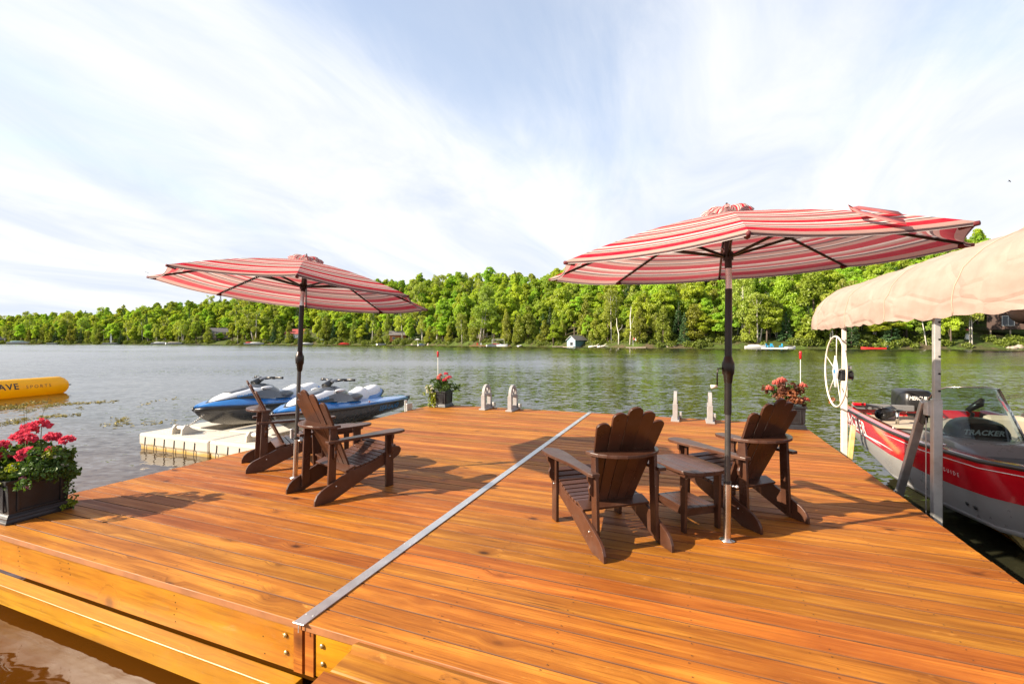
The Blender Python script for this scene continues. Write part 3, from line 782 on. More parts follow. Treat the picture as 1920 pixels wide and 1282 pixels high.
bolt = MB(); bolt.sphere((0, 0, 0), (0.013, 0.008, 0.013), 10, 6)
for bx, bz in ((L - 0.125, -0.105), (L - 0.120, -0.195)):
    bolt.build('bolt', M['brass'], ds, True, loc=(bx, 0.017, bz))
nail = MB().lathe([(0.0035, 0), (0.0035, 0.002)], 6, Matrix.Rotation(R(90), 4, 'X')).mesh('nail', M['darkseam'])
for nx, zs in ((0.88, (-.07, -.095, -.13, -.17, -.205, -.235)), (1.42, (-.09, -.13, -.18)), (1.52, (-.075, -.11, -.15, -.21)), (2.62, (-.075, -.115, -.15, -.19, -.23)), (3.35, (-.15, -.24)), (0.35, (-.08, -.12))):
    for k, z in enumerate(zs):
        link('nail', nail, ds, (nx + 0.012 * ((k * 7) % 3 - 1), 0.0218, z))

dr, L = section('dock_section', 'right half of the orange stained wooden dock beside the boat lift', SEAM_X + 0.003, DX1, 9)
board(dr, 'front_fascia', ((L + 0.07) / 2, 0.045, -0.155), (L - 0.07, 0.04, 0.232))
board(dr, 'rim_joist', (0.034, D / 2, -0.158), (0.056, D - 0.034, 0.236), 'deck')
board(dr, 'side_fascia', (L - 0.035, D / 2 + 0.03, -0.157), (0.04, D - 0.10, 0.236), 'deck')
board(dr, 'far_fascia', ((L + 0.07) / 2, D - 0.035, -0.157), (L - 0.07, 0.04, 0.236))
for fx in (0.75, 2.0, 3.0):
    MB().cbox((0, 0, 0), (0.85, D - 0.9, 0.40), 0.03).build('float', M['black'], dr, loc=(fx, D / 2, -0.50))
for bx, bz in ((0.115, -0.105), (0.120, -0.195)):
    bolt.build('bolt', M['brass'], dr, True, loc=(bx, 0.020, bz))

st = thing('seam_strip', 'long flat aluminium strip covering the seam between dock halves', 'metal strip', (SEAM_X, DY0, 0))
MB().cbox((0, 0, 0), (0.070, D + 0.03, 0.006), 0.0015).build('strip', M['alu'], st, loc=(0, D / 2 - 0.005, 0.0052))
MB().box((0, 0, 0), (0.004, 0.004, 0.045)).build('strip_lip', M['alu'], st, loc=(0, -0.016, -0.018))
scr = MB().lathe([(0.006, 0), (0.006, 0.0015), (0.003, 0.0022)], 8).mesh('screw', M['galv'])
for k in range(9):
    for sx in (-0.022, 0.022):
        link('screw', scr, st, (sx, 0.06 + k * 0.9, 0.0082))

gw = thing('gangway', 'lower wooden gangway boards butting the front of the right dock half', 'gangway', (-1.52, 1.775, 0))
for k in range(7):
    y1 = -0.075 - k * 0.145
    q = MB().cbox((0, 0, 0), (3.3, 0.138, 0.036), 0.006).build('plank', M['deck'], gw, loc=(1.65 + (0.0 if k != 1 else -0.03), y1, -0.060 - 0.012 * k))
    q.rotation_euler = (R(4.5), 0, 0)
MB().cbox((0, 0, 0), (3.2, 0.045, 0.05), 0.006).build('threshold', M['deck'], gw, loc=(1.62, -0.008, -0.030), rot=(R(-18), 0, 0))
MB().cbox((0, 0, 0), (0.05, 1.0, 0.16), 0.004).build('stringer', M['deck'], gw, loc=(0.06, -0.56, -0.20))
MB().cbox((0, 0, 0), (0.05, 1.0, 0.16), 0.004).build('stringer', M['deck'], gw, loc=(3.2, -0.56, -0.20))

# ------------------------------------------------------------------ chairs
def yz(poly, x0, x1):
    """polygon given in (y, z) pushed along x"""
    b = MB(); n = len(poly)
    b.add([(x0, p[0], p[1]) for p in poly] + [(x1, p[0], p[1]) for p in poly],
          [tuple(reversed(range(n))), tuple(range(n, 2 * n))] + [(i, (i + 1) % n, n + (i + 1) % n, n + i) for i in range(n)])
    return b
def seat_z(y): return 0.268 + (y - 0.40) * 0.30 - 0.030 * math.sin(math.pi * min(1, max(0, (y - 0.40) / 0.46)))
def make_chair():
    o = thing('adirondack_chair', 'x', 'chair', group='brown adirondack chairs on the dock')
    BV = 0.004
    for s in (-1, 1):
        poly = [(0.0, 0.0), (0.004, 0.045), (0.025, 0.088), (0.06, 0.118), (0.11, 0.142), (0.33, 0.235), (0.345, 0.250)]
        poly += [(y, seat_z(y) - 0.022) for y in (0.40, 0.48, 0.56, 0.64, 0.72, 0.80)]
        poly += [(0.875, 0.385), (0.915, 0.372), (0.935, 0.345), (0.930, 0.315), (0.905, 0.285), (0.86, 0.262), (0.5, 0.135), (0.17, 0.0)]
        yz(poly, s * 0.262 - 0.012, s * 0.262 + 0.012).build('stringer', M['brown'], o, bevel=BV)
        b = MB(); b.box((0, 0, 0), (0.026, 0.088, 0.528)); b.build('front_leg', M['brown'], o, bevel=BV, loc=(s * 0.288, 0.775, 0.264))
        # rear post, a little wider low down
        yz([(0.135, 0.035), (0.215, 0.075), (0.235, 0.66), (0.165, 0.66)], s * 0.236 - 0.0125, s * 0.236 + 0.0125).build('rear_post', M['brown'], o, bevel=BV)
        arm = [(0.235, 0.12), (0.225, 0.30), (0.222, 0.50), (0.205, 0.66), (0.200, 0.80), (0.215, 0.89), (0.25, 0.935), (0.30, 0.945), (0.345, 0.925), (0.368, 0.87), (0.368, 0.78), (0.355, 0.66), (0.325, 0.48), (0.312, 0.30), (0.308, 0.16), (0.295, 0.12)]
        if s < 0: arm = [(-x, y) for x, y in reversed(arm)]
        MB().prism(arm, 0, 0.025).build('arm', M['brown'], o, bevel=BV, loc=(0, 0, 0.528))
        for by, bw, bh, x0 in ((0.775, 0.060, 0.20, 0.302), (0.20, 0.045, 0.15, 0.249)):
            k = [(0, 0), (bw, 0), (bw * 0.96, -0.035), (bw * 0.66, -0.055), (bw * 0.55, -bh * 0.46), (bw * 0.78, -bh * 0.62), (bw * 0.66, -bh * 0.85), (bw * 0.2, -bh), (0, -bh)]
            b = MB(); n = len(k)
            b.add([(s * (x0 + p_[0]), by - 0.011, 0.526 + p_[1]) for p_ in k] + [(s * (x0 + p_[0]), by + 0.011, 0.526 + p_[1]) for p_ in k],
                  [tuple(reversed(range(n))), tuple(range(n, 2 * n))] + [(i, (i + 1) % n, n + (i + 1) % n, n + i) for i in range(n)])
            b.build('arm_bracket', M['brown'], o, bevel=0.003)
    # half moon board that holds the back
    hm = []
    for k in range(13):
        a = math.pi + math.pi * k / 12
        hm.append((0.282 * math.cos(a), 0.25 + 0.225 * math.sin(a)))
    hm += [(0.20, 0.250), (0.10, 0.228), (0, 0.220), (-0.10, 0.228), (-0.20, 0.250)]
    MB().prism(hm, 0, 0.024).build('back_support', M['brown'], o, bevel=BV, loc=(0, 0, 0.660))
    # seat
    MB().box((0, 0, 0), (0.55, 0.105, 0.020)).build('seat_board', M['brown'], o, bevel=0.003, loc=(0, 0.352, 0.257), rot=(R(18), 0, 0))
    for k in range(9):
        y = 0.432 + k * 0.0515; a = math.atan2(seat_z(y + 0.02) - seat_z(y - 0.02), 0.04)
        MB().box((0, 0, 0), (0.55, 0.0445, 0.020)).build('seat_slat', M['brown'], o, bevel=0.003, loc=(0, y, seat_z(y) - 0.010), rot=(a, 0, 0))
    MB().box((0, 0, 0), (0.50, 0.02, 0.075)).build('front_rail', M['brown'], o, bevel=0.003, loc=(0, 0.874, 0.325))
    # fan of back slats
    T_ = R(25.5)
    for i in range(-2, 3):
        Lh = {0: 0.865, 1: 0.825, 2: 0.745}[abs(i)]
        wb, wt = 0.069, 0.112; xb, xt = i * 0.072, i * 0.1145
        pts_ = [(xb - wb / 2, 0), (xb + wb / 2, 0)]
        r_ = 0.0345 + 0.0218 * (Lh / 0.865); tc_ = Lh - r_ * 0.75
        for k in range(9):
            a = math.pi * k / 8
            lean = (xt - xb) / 0.865 * (tc_ + r_ * 0.75 * math.sin(a))
            pts_.append((xb + lean + r_ * math.cos(a), tc_ + r_ * 0.75 * math.sin(a)))
        cup = 0.003 * i * i
        b = MB(); b.prism(pts_, 0, 0.020)
        # x stays, y -> up the tilted plane, z -> behind
        for q in b.v:
            x, t_, d_ = q.x, q.y, q.z
            q.x = x; q.y = 0.415 - t_ * math.sin(T_) - d_ * math.cos(T_) + cup * (0.4 + t_); q.z = 0.232 + t_ * math.cos(T_) - d_ * math.sin(T_)
        b.build('back_slat', M['brown'], o, bevel=0.004)
    sm = MB().sphere((0, 0, 0), (0.007, 0.004, 0.007), 8, 5)
    for s in (-1, 1):
        sm.build('bolt', M['alu'], o, True, loc=(s * 0.276, 0.205, 0.13), rot=(0, 0, R(90)))
        sm.build('bolt', M['alu'], o, True, loc=(s * 0.303, 0.775, 0.30), rot=(0, 0, R(90)))
    return o
ch = make_chair()
def place(o, p, q, label):
    """p, q: where the left and the right rear foot stand"""
    p, q = Vector((*p, 0)), Vector((*q, 0)); d = q - p
    o.location = (p + q) / 2; o.rotation_euler = (0, 0, math.atan2(d.y, d.x)); o['label'] = label
c2, c3, c4 = dup(ch), dup(ch), dup(ch)
place(ch, (-0.50, 2.98), (-0.085, 3.31), 'brown adirondack chair nearest the metal strip, left of the right parasol pole')
place(c2, (0.52, 3.85), (0.92, 4.23), 'rightmost brown adirondack chair, just right of the right parasol pole')
place(c3, (-3.57, 3.25), (-3.06, 3.09), 'brown adirondack chair right of the left parasol pole, nearer the metal strip')
place(c4, (-4.98, 3.89), (-4.53, 3.59), 'leftmost brown adirondack chair, left of the left parasol pole')

def make_table():
    o = thing('side_table', 'x', 'side table', group='brown side tables between the chairs')
    # rounded top cut into boards along its length
    def outl(t):
        c, s = math.cos(t), math.sin(t); e = 0.55
        return (0.285 * math.copysign(abs(c) ** e, c), 0.205 * math.copysign(abs(s) ** e, s))
    ol = [outl(2 * math.pi * k / 64) for k in range(64)]
    def half(y):
        return 0.285 * max(0.0, 1 - (abs(y) / 0.205) ** (2 / 0.55)) ** (0.55 / 2)
    edges = [-0.204, -0.115, -0.038, 0.038, 0.115, 0.204]
    for y0, y1 in zip(edges, edges[1:]):
        n = 6; ys = [y0 + 0.0012 + (y1 - y0 - 0.0024) * k / n for k in range(n + 1)]
        poly = [(half(y), y) for y in ys] + [(-half(y), y) for y in reversed(ys)]
        MB().prism(poly, 0, 0.022).build('top_board', M['brown'], o, bevel=0.0025, loc=(0, 0, 0.452))
    MB().box((0, 0, 0), (0.44, 0.30, 0.03)).build('top_frame', M['brown'], o, loc=(0, 0, 0.434), bevel=0.003)
    for sx in (-1, 1):
        for sy in (-1, 1):
            b = MB(); b.prism([(-0.021, 0), (0.021, 0), (0.033, 0.448), (-0.033, 0.448)], -0.0125, 0.0125)
            for q in b.v: q.y, q.z = -q.z, q.y
            b.build('leg', M['brown'], o, bevel=0.003, loc=(sx * 0.18, sy * 0.155, 0))
    for k in range(4):
        MB().box((0, 0, 0), (0.37, 0.066, 0.018)).build('shelf_slat', M['brown'], o, bevel=0.003, loc=(0, -0.1035 + k * 0.069, 0.172))
    for sx in (-1, 1):
        MB().box((0, 0, 0), (0.02, 0.28, 0.05)).build('shelf_rail', M['brown'], o, bevel=0.003, loc=(sx * 0.155, 0, 0.137))
    for sy in (-1, 1):
        MB().box((0, 0, 0), (0.32, 0.018, 0.05)).build('shelf_apron', M['brown'], o, bevel=0.003, loc=(0, sy * 0.128, 0.137))
    return o
tb = make_table(); t2 = dup(tb)
tb.location = (-0.01, 3.93, 0); tb.rotation_euler = (0, 0, R(128)); tb['label'] = 'brown oval side table between the two right chairs'
t2.location = (-3.74, 4.10, 0); t2.rotation_euler = (0, 0, R(62)); t2['label'] = 'brown oval side table between the two left chairs'

# ------------------------------------------------------------------ parasols
m, nt, out = newmat('striped_canvas'); T = NT(nt)
uvn = T.n('ShaderNodeUVMap').outputs[0]
sx = T.n('ShaderNodeSeparateXYZ', {0: uvn})
wob = T.n('ShaderNodeTexNoise', {'Vector': uvn, 'Scale': 9.0, 'Detail': 2.0}).outputs[0]
vv = T.math('ADD', T.math('MULTIPLY', sx.outputs[1], 2.15), T.math('MULTIPLY', T.math('SUBTRACT', wob, 0.5), 0.004))
fr = T.math('FRACT', vv)
RED, WHT, BEI, GRY, PNK = (0.52, 0.014, 0.040), (0.80, 0.74, 0.70), (0.54, 0.34, 0.30), (0.095, 0.068, 0.075), (0.55, 0.115, 0.13)
seq = [(0.0, RED), (0.075, BEI), (0.16, GRY), (0.185, WHT), (0.235, BEI), (0.275, RED), (0.335, WHT), (0.365, PNK), (0.42, GRY), (0.45, BEI), (0.52, WHT), (0.545, GRY), (0.57, BEI), (0.63, RED), (0.74, WHT), (0.775, BEI), (0.815, PNK), (0.86, WHT), (0.89, GRY), (0.915, BEI), (0.965, RED)]
cc = T.ramp(fr, seq, 'CONSTANT')
weave = T.n('ShaderNodeTexNoise', {'Vector': T.n('ShaderNodeTexCoord').outputs['Object'], 'Scale': 14.0, 'Detail': 6.0}).outputs[0]
cc = T.mix(T.ramp(weave, [(0.35, 0.16), (0.6, 0.0)]), cc, (0.3, 0.2, 0.16))
d = T.n('ShaderNodeBsdfDiffuse', {'Color': cc})
t = T.n('ShaderNodeBsdfTranslucent', {'Color': T.mix(0.30, cc, (0.42, 0.27, 0.26))})
mx = T.n('ShaderNodeMixShader', {0: 0.42, 1: d.outputs[0], 2: t.outputs[0]})
nt.links.new(mx.outputs[0], out.inputs[0])
M['canvas'] = m
def parasol(label, base, lean, tilt, ztop, grey_to, crank_rz, rad):
    """lean/tilt: (dx, dy) slopes of the pole and of the canopy"""
    o = thing('parasol', label, 'parasol', (base[0], base[1], 0), 0, 'striped market parasols on the dock')
    HINGE = 1.90
    pl = lambda z: Vector((lean[0] * z, lean[1] * z, z))
    top = Vector((lean[0] * HINGE, lean[1] * HINGE, HINGE))
    ax = Vector((tilt[0], tilt[1], 1)).normalized()
    ux = Vector((1, 0, -tilt[0])).normalized(); uy = ax.cross(ux)
    def L(x, y, z): return top + ux * x + uy * y + ax * z
    MB().lathe([(0.055, 0), (0.055, 0.005), (0.030, 0.010), (0.030, 0.012)], 20).build('floor_flange', M['steel'], o, True)
    b = MB(); b.tube([pl(0.008), pl(0.42)], 0.0255, 18); b.build('ground_sleeve', M['steel'], o, autosmooth=40)
    b = MB(); b.tube([pl(0.412), pl(0.43)], 0.0275, 16); b.build('sleeve_collar', M['black'], o, autosmooth=40)
    kb = MB(); kb.tube([pl(0.40) + Vector((0.026, -0.005, 0)), pl(0.40) + Vector((0.055, -0.012, 0))], [0.006, 0.006], 8); kb.sphere(pl(0.40) + Vector((0.062, -0.014, 0)), 0.013, 8, 6); kb.build('thumb_screw', M['alu'], o, True)
    b = MB(); b.tube([pl(0.425), pl(grey_to)], 0.0205, 16); b.build('lower_pole', M['polegrey'], o, autosmooth=40)
    b = MB(); b.tube([pl(grey_to), pl(1.30), pl(HINGE - 0.06)], 0.0250, 16); b.build('upper_pole', M['pole'], o, autosmooth=40)
    zc = 1.265
    prof = [(0.021, -0.13), (0.028, -0.11), (0.033, -0.06), (0.041, -0.045), (0.044, 0.0), (0.042, 0.035), (0.034, 0.05), (0.029, 0.075), (0.021, 0.085)]
    ch_ = MB().lathe(prof, 18, Matrix.Translation(pl(zc))).build('crank_housing', M['pole'], o, autosmooth=35)
    cr = Matrix.Rotation(crank_rz, 3, 'Z')
    hb = MB(); q0 = pl(zc)
    hb.tube([q0 + cr @ Vector((0.04, 0, -0.01)), q0 + cr @ Vector((0.075, 0, -0.01)), q0 + cr @ Vector((0.08, 0, -0.05)), q0 + cr @ Vector((0.08, 0, -0.14))], 0.006, 8)
    hb.build('crank_arm', M['pole'], ch_, True)
    hb = MB(); hb.tube([q0 + cr @ Vector((0.08, 0, -0.14)), q0 + cr @ Vector((0.125, 0, -0.143))], [0.011, 0.014], 10); hb.build('crank_knob', M['rope'], ch_, True)
    b = MB(); b.tube([pl(HINGE - 0.06), L(0, 0, 0.0), L(0, 0, 0.10)], 0.0225, 14); b.build('tilt_joint', M['reflector'] if False else M['steel'], o, autosmooth=40)
    b = MB(); b.tube([L(0, 0, 0.09), L(0, 0, 0.445 + ztop[0])], 0.0250, 14); b.build('mast', M['pole'], o, autosmooth=40)
    Rr = rad; zr = 0.10 + (ztop[0]); za = zr + 0.375
    # canopy panels
    NS = 10
    Q = 8
    def corner(k, f): 
        a = math.pi / 4 * k - R(1)
        rad = Rr * f
        z = zr + (za - zr) * (1 - f) + 0.035 * math.sin(math.pi * f)
        return rad * math.cos(a), rad * math.sin(a), z
    for k in range(8):
        b = MB(); vs, uv, fs = [], [], []
        for i in range(NS + 1):
            f = 0.055 + (1 - 0.055) * i / NS
            A, B = corner(k, f), corner(k + 1, f)
            for j in range(Q + 1):
                s = j / Q; sag = 4 * s * (1 - s)
                x = A[0] + (B[0] - A[0]) * s; y = A[1] + (B[1] - A[1]) * s; z = A[2] + (B[2] - A[2]) * s
                z -= 0.022 * sag * f * f
                pull = 1 - 0.030 * sag * f ** 3
                vs.append(L(x * pull, y * pull, z)); uv.append((k + s, f))
        # a narrow hem turned down at the rim
        for j in range(Q + 1):
            A, B = corner(k, 1.0), corner(k + 1, 1.0)
            s = j / Q; sag = 4 * s * (1 - s)
            x = A[0] + (B[0] - A[0]) * s; y = A[1] + (B[1] - A[1]) * s
            pull = (1 - 0.030 * sag) * 0.999
            vs.append(L(x * pull, y * pull, A[2] - 0.022 * sag - 0.018)); uv.append((k + s, 1.02))
        n = Q + 1
        for i in range(NS + 1):
            for j in range(Q):
                fs.append((i * n + j, i * n + j + 1, (i + 1) * n + j + 1, (i + 1) * n + j))
        b.add(vs, fs); b.uv = uv
        b.build('canopy_panel', M['canvas'], o, True)
    # vent cap, puffed up over the crown
    b = MB(); vs, uv, fs = [], [], []
    prof = [(0.02, 0.064), (0.07, 0.062), (0.11, 0.054), (0.145, 0.038), (0.165, 0.014)]
    n = 32
    for i, (r_, h_) in enumerate(prof):
        for k in range(n):
            a = 2 * math.pi * k / n
            rr = r_ * (1 + 0.09 * math.cos(8 * a))
            vs.append(L(rr * math.cos(a), rr * math.sin(a), za - 0.03 + h_ * 1.0 + 0.020 * math.cos(8 * a + 0.6) * (i / 4)))
            uv.append((k / 4, (k % 8) / 7.0 * 0.9 + i * 0.02))
    for i in range(len(prof) - 1):
        for k in range(n):
            fs.append((i * n + k, i * n + (k + 1) % n, (i + 1) * n + (k + 1) % n, (i + 1) * n + k))
    fs.append(tuple(range(n)))
    b.add(vs, fs); b.uv = uv; b.build('vent_cap', M['canvas'], o, True)
    b = MB(); b.tube([L(0, 0, za + 0.03), L(0, 0, za + 0.065)], [0.012, 0.006], 8); b.build('finial', M['pole'], o, True)
    hubz = 0.165 + ztop[0] * 0.5
    b = MB(); b.tube([L(0, 0, hubz - 0.03), L(0, 0, hubz + 0.03)], 0.036, 14); b.build('runner_hub', M['pole'], o, autosmooth=40)
    b = MB(); b.tube([L(0, 0, za - 0.055), L(0, 0, za - 0.02)], 0.034, 14); b.build('crown_hub', M['pole'], o, autosmooth=40)
    for k in range(8):
        A = corner(k, 0.03); Mid = corner(k, 0.5); E_ = corner(k, 1.0)
        rb = MB()
        rb.tube([L(A[0], A[1], A[2] - 0.045), L(Mid[0], Mid[1], Mid[2] - 0.018), L(E_[0], E_[1], E_[2] - 0.012)], [0.0115, 0.0115, 0.0095], 6)
        ro = rb.build('rib', M['pole'], o, autosmooth=50)
        s_ = corner(k, 0.48); a = math.pi / 4 * k - R(1)
        sb_ = MB(); sb_.tube([L(0.034 * math.cos(a), 0.034 * math.sin(a), hubz), L(s_[0], s_[1], s_[2] - 0.025)], 0.0105, 6); sb_.build('strut', M['pole'], ro, autosmooth=50)
        pk = MB(); pk.tube([L(E_[0] * 0.955, E_[1] * 0.955, E_[2] - 0.014), L(E_[0] * 1.008, E_[1] * 1.008, E_[2] - 0.010)], [0.015, 0.011], 8); pk.build('corner_pocket', M['redcloth'], ro, True)
    return o, L, corner
M['redcloth'] = plain('red_cloth', (0.10, 0.008, 0.012), 0.7, var=0.2)
UR, LR, CR = parasol('larger looking red striped parasol over the two right chairs', (0.275, 3.665), (0.006, 0.006), (-0.028, -0.052), (0.025,), 0.92, R(200), 1.365)
# a loose tie strap flung over the right parasol
b = MB(); pts_ = []
A, B = CR(7, 0.90), CR(0, 0.90)
def onp(s, f, h):
    A, B = CR(6, f), CR(7, f); return LR(A[0] + (B[0] - A[0]) * s, A[1] + (B[1] - A[1]) * s, A[2] + (B[2] - A[2]) * s + h)
rows = [(0.70, 0.99, 0.004), (0.67, 0.93, 0.012), (0.64, 0.86, 0.030), (0.63, 0.82, 0.050), (0.67, 0.80, 0.030), (0.74, 0.79, 0.035), (0.82, 0.81, 0.022), (0.90, 0.84, 0.008)]
vs = []
for s, f, h in rows: vs += [onp(s - 0.022, f + 0.022, h), onp(s + 0.022, f - 0.022, h + 0.010)]
b.add(vs, [(2 * i, 2 * i + 1, 2 * i + 3, 2 * i + 2) for i in range(len(rows) - 1)])
so_ = b.build('tie_strap', M['redcloth2'] if 'redcloth2' in M else plain('pink_strap', (0.46, 0.10, 0.09), 0.7, var=0.15), UR, True)
sld = so_.modifiers.new('thick', 'SOLIDIFY'); sld.thickness = 0.003
UL, LL, CL = parasol('red striped parasol over the two left chairs, near the jet skis', (-3.92, 3.69), (0.040, 0.012), (0.047, 0.080), (-0.04,), 1.18, R(137), 1.345)
ULb = MB(); ULb.box((0, 0, 0), (0.02, 0.035, 0.10)); ULb.build('clamp_plate', M['alu'], UL, loc=(-0.033, -0.01, 0.47), bevel=0.002)

# ------------------------------------------------------------------ planters and flowers
def planter(name, label, loc, w, h, rz=0.0):
    o = thing(name, label, 'planter', loc, rz, 'black square planters on the dock corners')
    ww = w / 2
    def ring(r, z): return [(-r, -r, z), (r, -r, z), (r, r, z), (-r, r, z)]
    b = MB(); b.loft([ring(ww * 0.86, 0.02), ring(ww * 0.86, h * 0.2), ring(ww * 0.92, h * 0.97)], True, True); b.build('box', M['planter'], o, bevel=0.003)
    b = MB(); b.loft([ring(ww, 0), ring(ww, h * 0.045), ring(ww * 0.985, h * 0.06), ring(ww * 0.955, h * 0.10), ring(ww * 0.955, h * 0.125), ring(ww * 0.915, h * 0.17), ring(ww * 0.885, h * 0.19), ring(ww * 0.87, h * 0.21)], True, True); b.build('base_moulding', M['planter'], o, bevel=0.0015)
    b = MB()
    for s in (-1, 1):
        b.box((s * ww * 0.93, 0, h * 0.96), (w * 0.07, w, h * 0.08)); b.box((0, s * ww * 0.93, h * 0.96), (w * 0.86, w * 0.07, h * 0.08))
    b.build('rim', M['planter'], o, bevel=0.003)
    for k in range(4):
        Mx = Matrix.Rotation(math.pi / 2 * k, 4, 'Z')
        b = MB(); y = -ww * 0.905; t_ = 0.012
        b.box((0, y, h * 0.26), (w * 0.66, t_, h * 0.035), Mx); b.box((0, y - 0.005, h * 0.84), (w * 0.66, t_, h * 0.035), Mx)
        b.box((-w * 0.315, y - 0.003, h * 0.55), (w * 0.035, t_, h * 0.545), Mx); b.box((w * 0.315, y - 0.003, h * 0.55), (w * 0.035, t_, h * 0.545), Mx)
        b.build('panel_frame', M['planter'], o, bevel=0.002)
    MB().box((0, 0, h * 0.93), (w * 0.84, w * 0.84, 0.02)).build('soil', M['soil'], o)
    return o
M['pl_green'] = leaf_mat('pot_leaves_green', (0.055, 0.115, 0.018), 0.01, 0.1, 0.35)
M['pl_lime'] = leaf_mat('pot_leaves_lime', (0.22, 0.27, 0.02), 0.01, 0.1, 0.4)
M['pl_dark'] = leaf_mat('pot_leaves_bronze', (0.12, 0.035, 0.022), 0.01, 0.1, 0.3)
M['pl_brown'] = leaf_mat('pot_leaves_rust', (0.26, 0.085, 0.035), 0.01, 0.1, 0.35)
M['stem'] = plain('plant_stem', (0.10, 0.11, 0.03), 0.7)
def petal_mat(name, c):
    m, nt, out = newmat(name); T = NT(nt)
    co = T.n('ShaderNodeTexCoord').outputs['Object']
    nz = T.n('ShaderNodeTexNoise', {'Vector': co, 'Scale': 45.0, 'Detail': 3.0}).outputs[0]
    cc = T.ramp(nz, [(0.32, tuple(x * 0.62 for x in c)), (0.52, c), (0.72, tuple(min(1, x * 1.05 + 0.10) for x in c))])
    d = T.n('ShaderNodeBsdfDiffuse', {'Color': cc}); t = T.n('ShaderNodeBsdfTranslucent', {'Color': cc})
    mx = T.n('ShaderNodeMixShader', {0: 0.35, 1: d.outputs[0], 2: t.outputs[0]}); nt.links.new(mx.outputs[0], out.inputs[0]); return m
M['f_pink'] = petal_mat('petal_pink', (0.70, 0.075, 0.125))
M['f_coral'] = petal_mat('petal_coral', (0.74, 0.22, 0.17))
M['f_purple'] = petal_mat('petal_purple', (0.16, 0.05, 0.55))
M['f_lilac'] = petal_mat('petal_lilac', (0.70, 0.35, 0.48))
M['f_white'] = petal_mat('petal_white', (0.74, 0.72, 0.60))
M['f_yellow'] = petal_mat('petal_yellow', (0.72, 0.48, 0.04))
def head_mesh(r, n, seed, ps, mat):
    rg = random.Random(seed); b = MB()
    for _ in range(n):
        a = rg.uniform(0, 6.28); z = rg.uniform(-0.35, 1); q = math.sqrt(1 - z * z)
        o = Vector((q * math.cos(a), q * math.sin(a), z)); r2 = r * rg.uniform(0.75, 1.18); p = Vector((o.x * r2, o.y * r2, o.z * r2 * 0.72))
        for k in range(2):
            nn = (o + Vector((rg.gauss(0, .5), rg.gauss(0, .5), rg.gauss(0, .5)))).normalized()
            x = nn.orthogonal().normalized(); x.rotate(Matrix.Rotation(rg.uniform(0, 6.28), 3, nn)); y = nn.cross(x); s = ps * rg.uniform(0.7, 1.2)
            b.add([p - x * s * 0.3 - nn * s * 0.3, p - y * s * 0.55 + nn * s * 0.12, p + x * s * 0.75 + nn * s * 0.1, p + y * s * 0.55 + nn * s * 0.12], [(0, 1, 2, 3)])
    return b.mesh('flower_head', mat)
def leaf_mesh(blobs, n, size, seed, mat, outw=0.45):
    v, f = leaves(blobs, n, size, random.Random(seed), outw)
    me = bpy.data.meshes.new('foliage'); me.from_pydata(v, [], f); me.materials.append(mat); return me
def vine(rg, start, drop, out_, n, size):
    """a hanging stem with leaf pairs"""
    b = MB(); p = Vector(start)
    for k in range(n):
        f = k / (n - 1)
        q = p + Vector((out_[0] * math.sin(f * 1.6), out_[1] * math.sin(f * 1.6), -drop * f * f * 0.6 - drop * 0.4 * f)) + Vector((rg.gauss(0, .006), rg.gauss(0, .006), 0))
        for s in range(2):
            nn = Vector((rg.gauss(0, 1), rg.gauss(0, 1), rg.gauss(0, .6) + .5)).normalized(); x = nn.orthogonal().normalized(); y = nn.cross(x); z = size * rg.uniform(.7, 1.2)
            c = q + x * z * 0.5
            b.add([c - x * z * .6, c - y * z * .45, c + x * z * .6, c + y * z * .45], [(0, 1, 2, 3)])
    return b
# near planter
planter('planter_box', 'large black panelled planter box on the near left dock corner', (-5.225, 2.105, 0), 0.43, 0.345)
fp = thing('flower_arrangement', 'pink geraniums with trailing vines in the near left planter', 'flowers', (-5.225, 2.105, 0.32), 0, 'flowers in the dock planters')
rg = random.Random(21)
bl = []
for _ in range(30):
    a = rg.uniform(0, 6.28); q = math.sqrt(rg.random()) * 0.27
    bl.append(((q * math.cos(a), q * math.sin(a), rg.uniform(0.02, 0.22) - q * 0.2), (rg.uniform(.05, .09),) * 3))
link('foliage', leaf_mesh(bl, 1500, 0.042, 1, M['pl_green']), fp)
bl = []
for _ in range(26):
    q = rg.uniform(0.0, 1.0); bl.append(((0.20 + 0.20 * q + rg.gauss(0, .025), 0.02 + rg.gauss(0, .10), 0.20 - 0.19 * q + rg.gauss(0, .035)), (rg.uniform(.035, .06),) * 3))
link('foliage', leaf_mesh(bl, 1200, 0.026, 2, M['pl_green']), fp)
bl = [((0.02 + rg.gauss(0, .09), -0.20 + rg.gauss(0, .04), 0.06 + rg.gauss(0, .05)), (0.04,) * 3) for _ in range(9)] + [((0.30, 0.0, 0.19), (0.04,) * 3)]
link('foliage', leaf_mesh(bl, 340, 0.028, 3, M['pl_lime']), fp)
hm_ = [head_mesh(0.052, 48, k, 0.031, M['f_pink']) for k in range(3)]
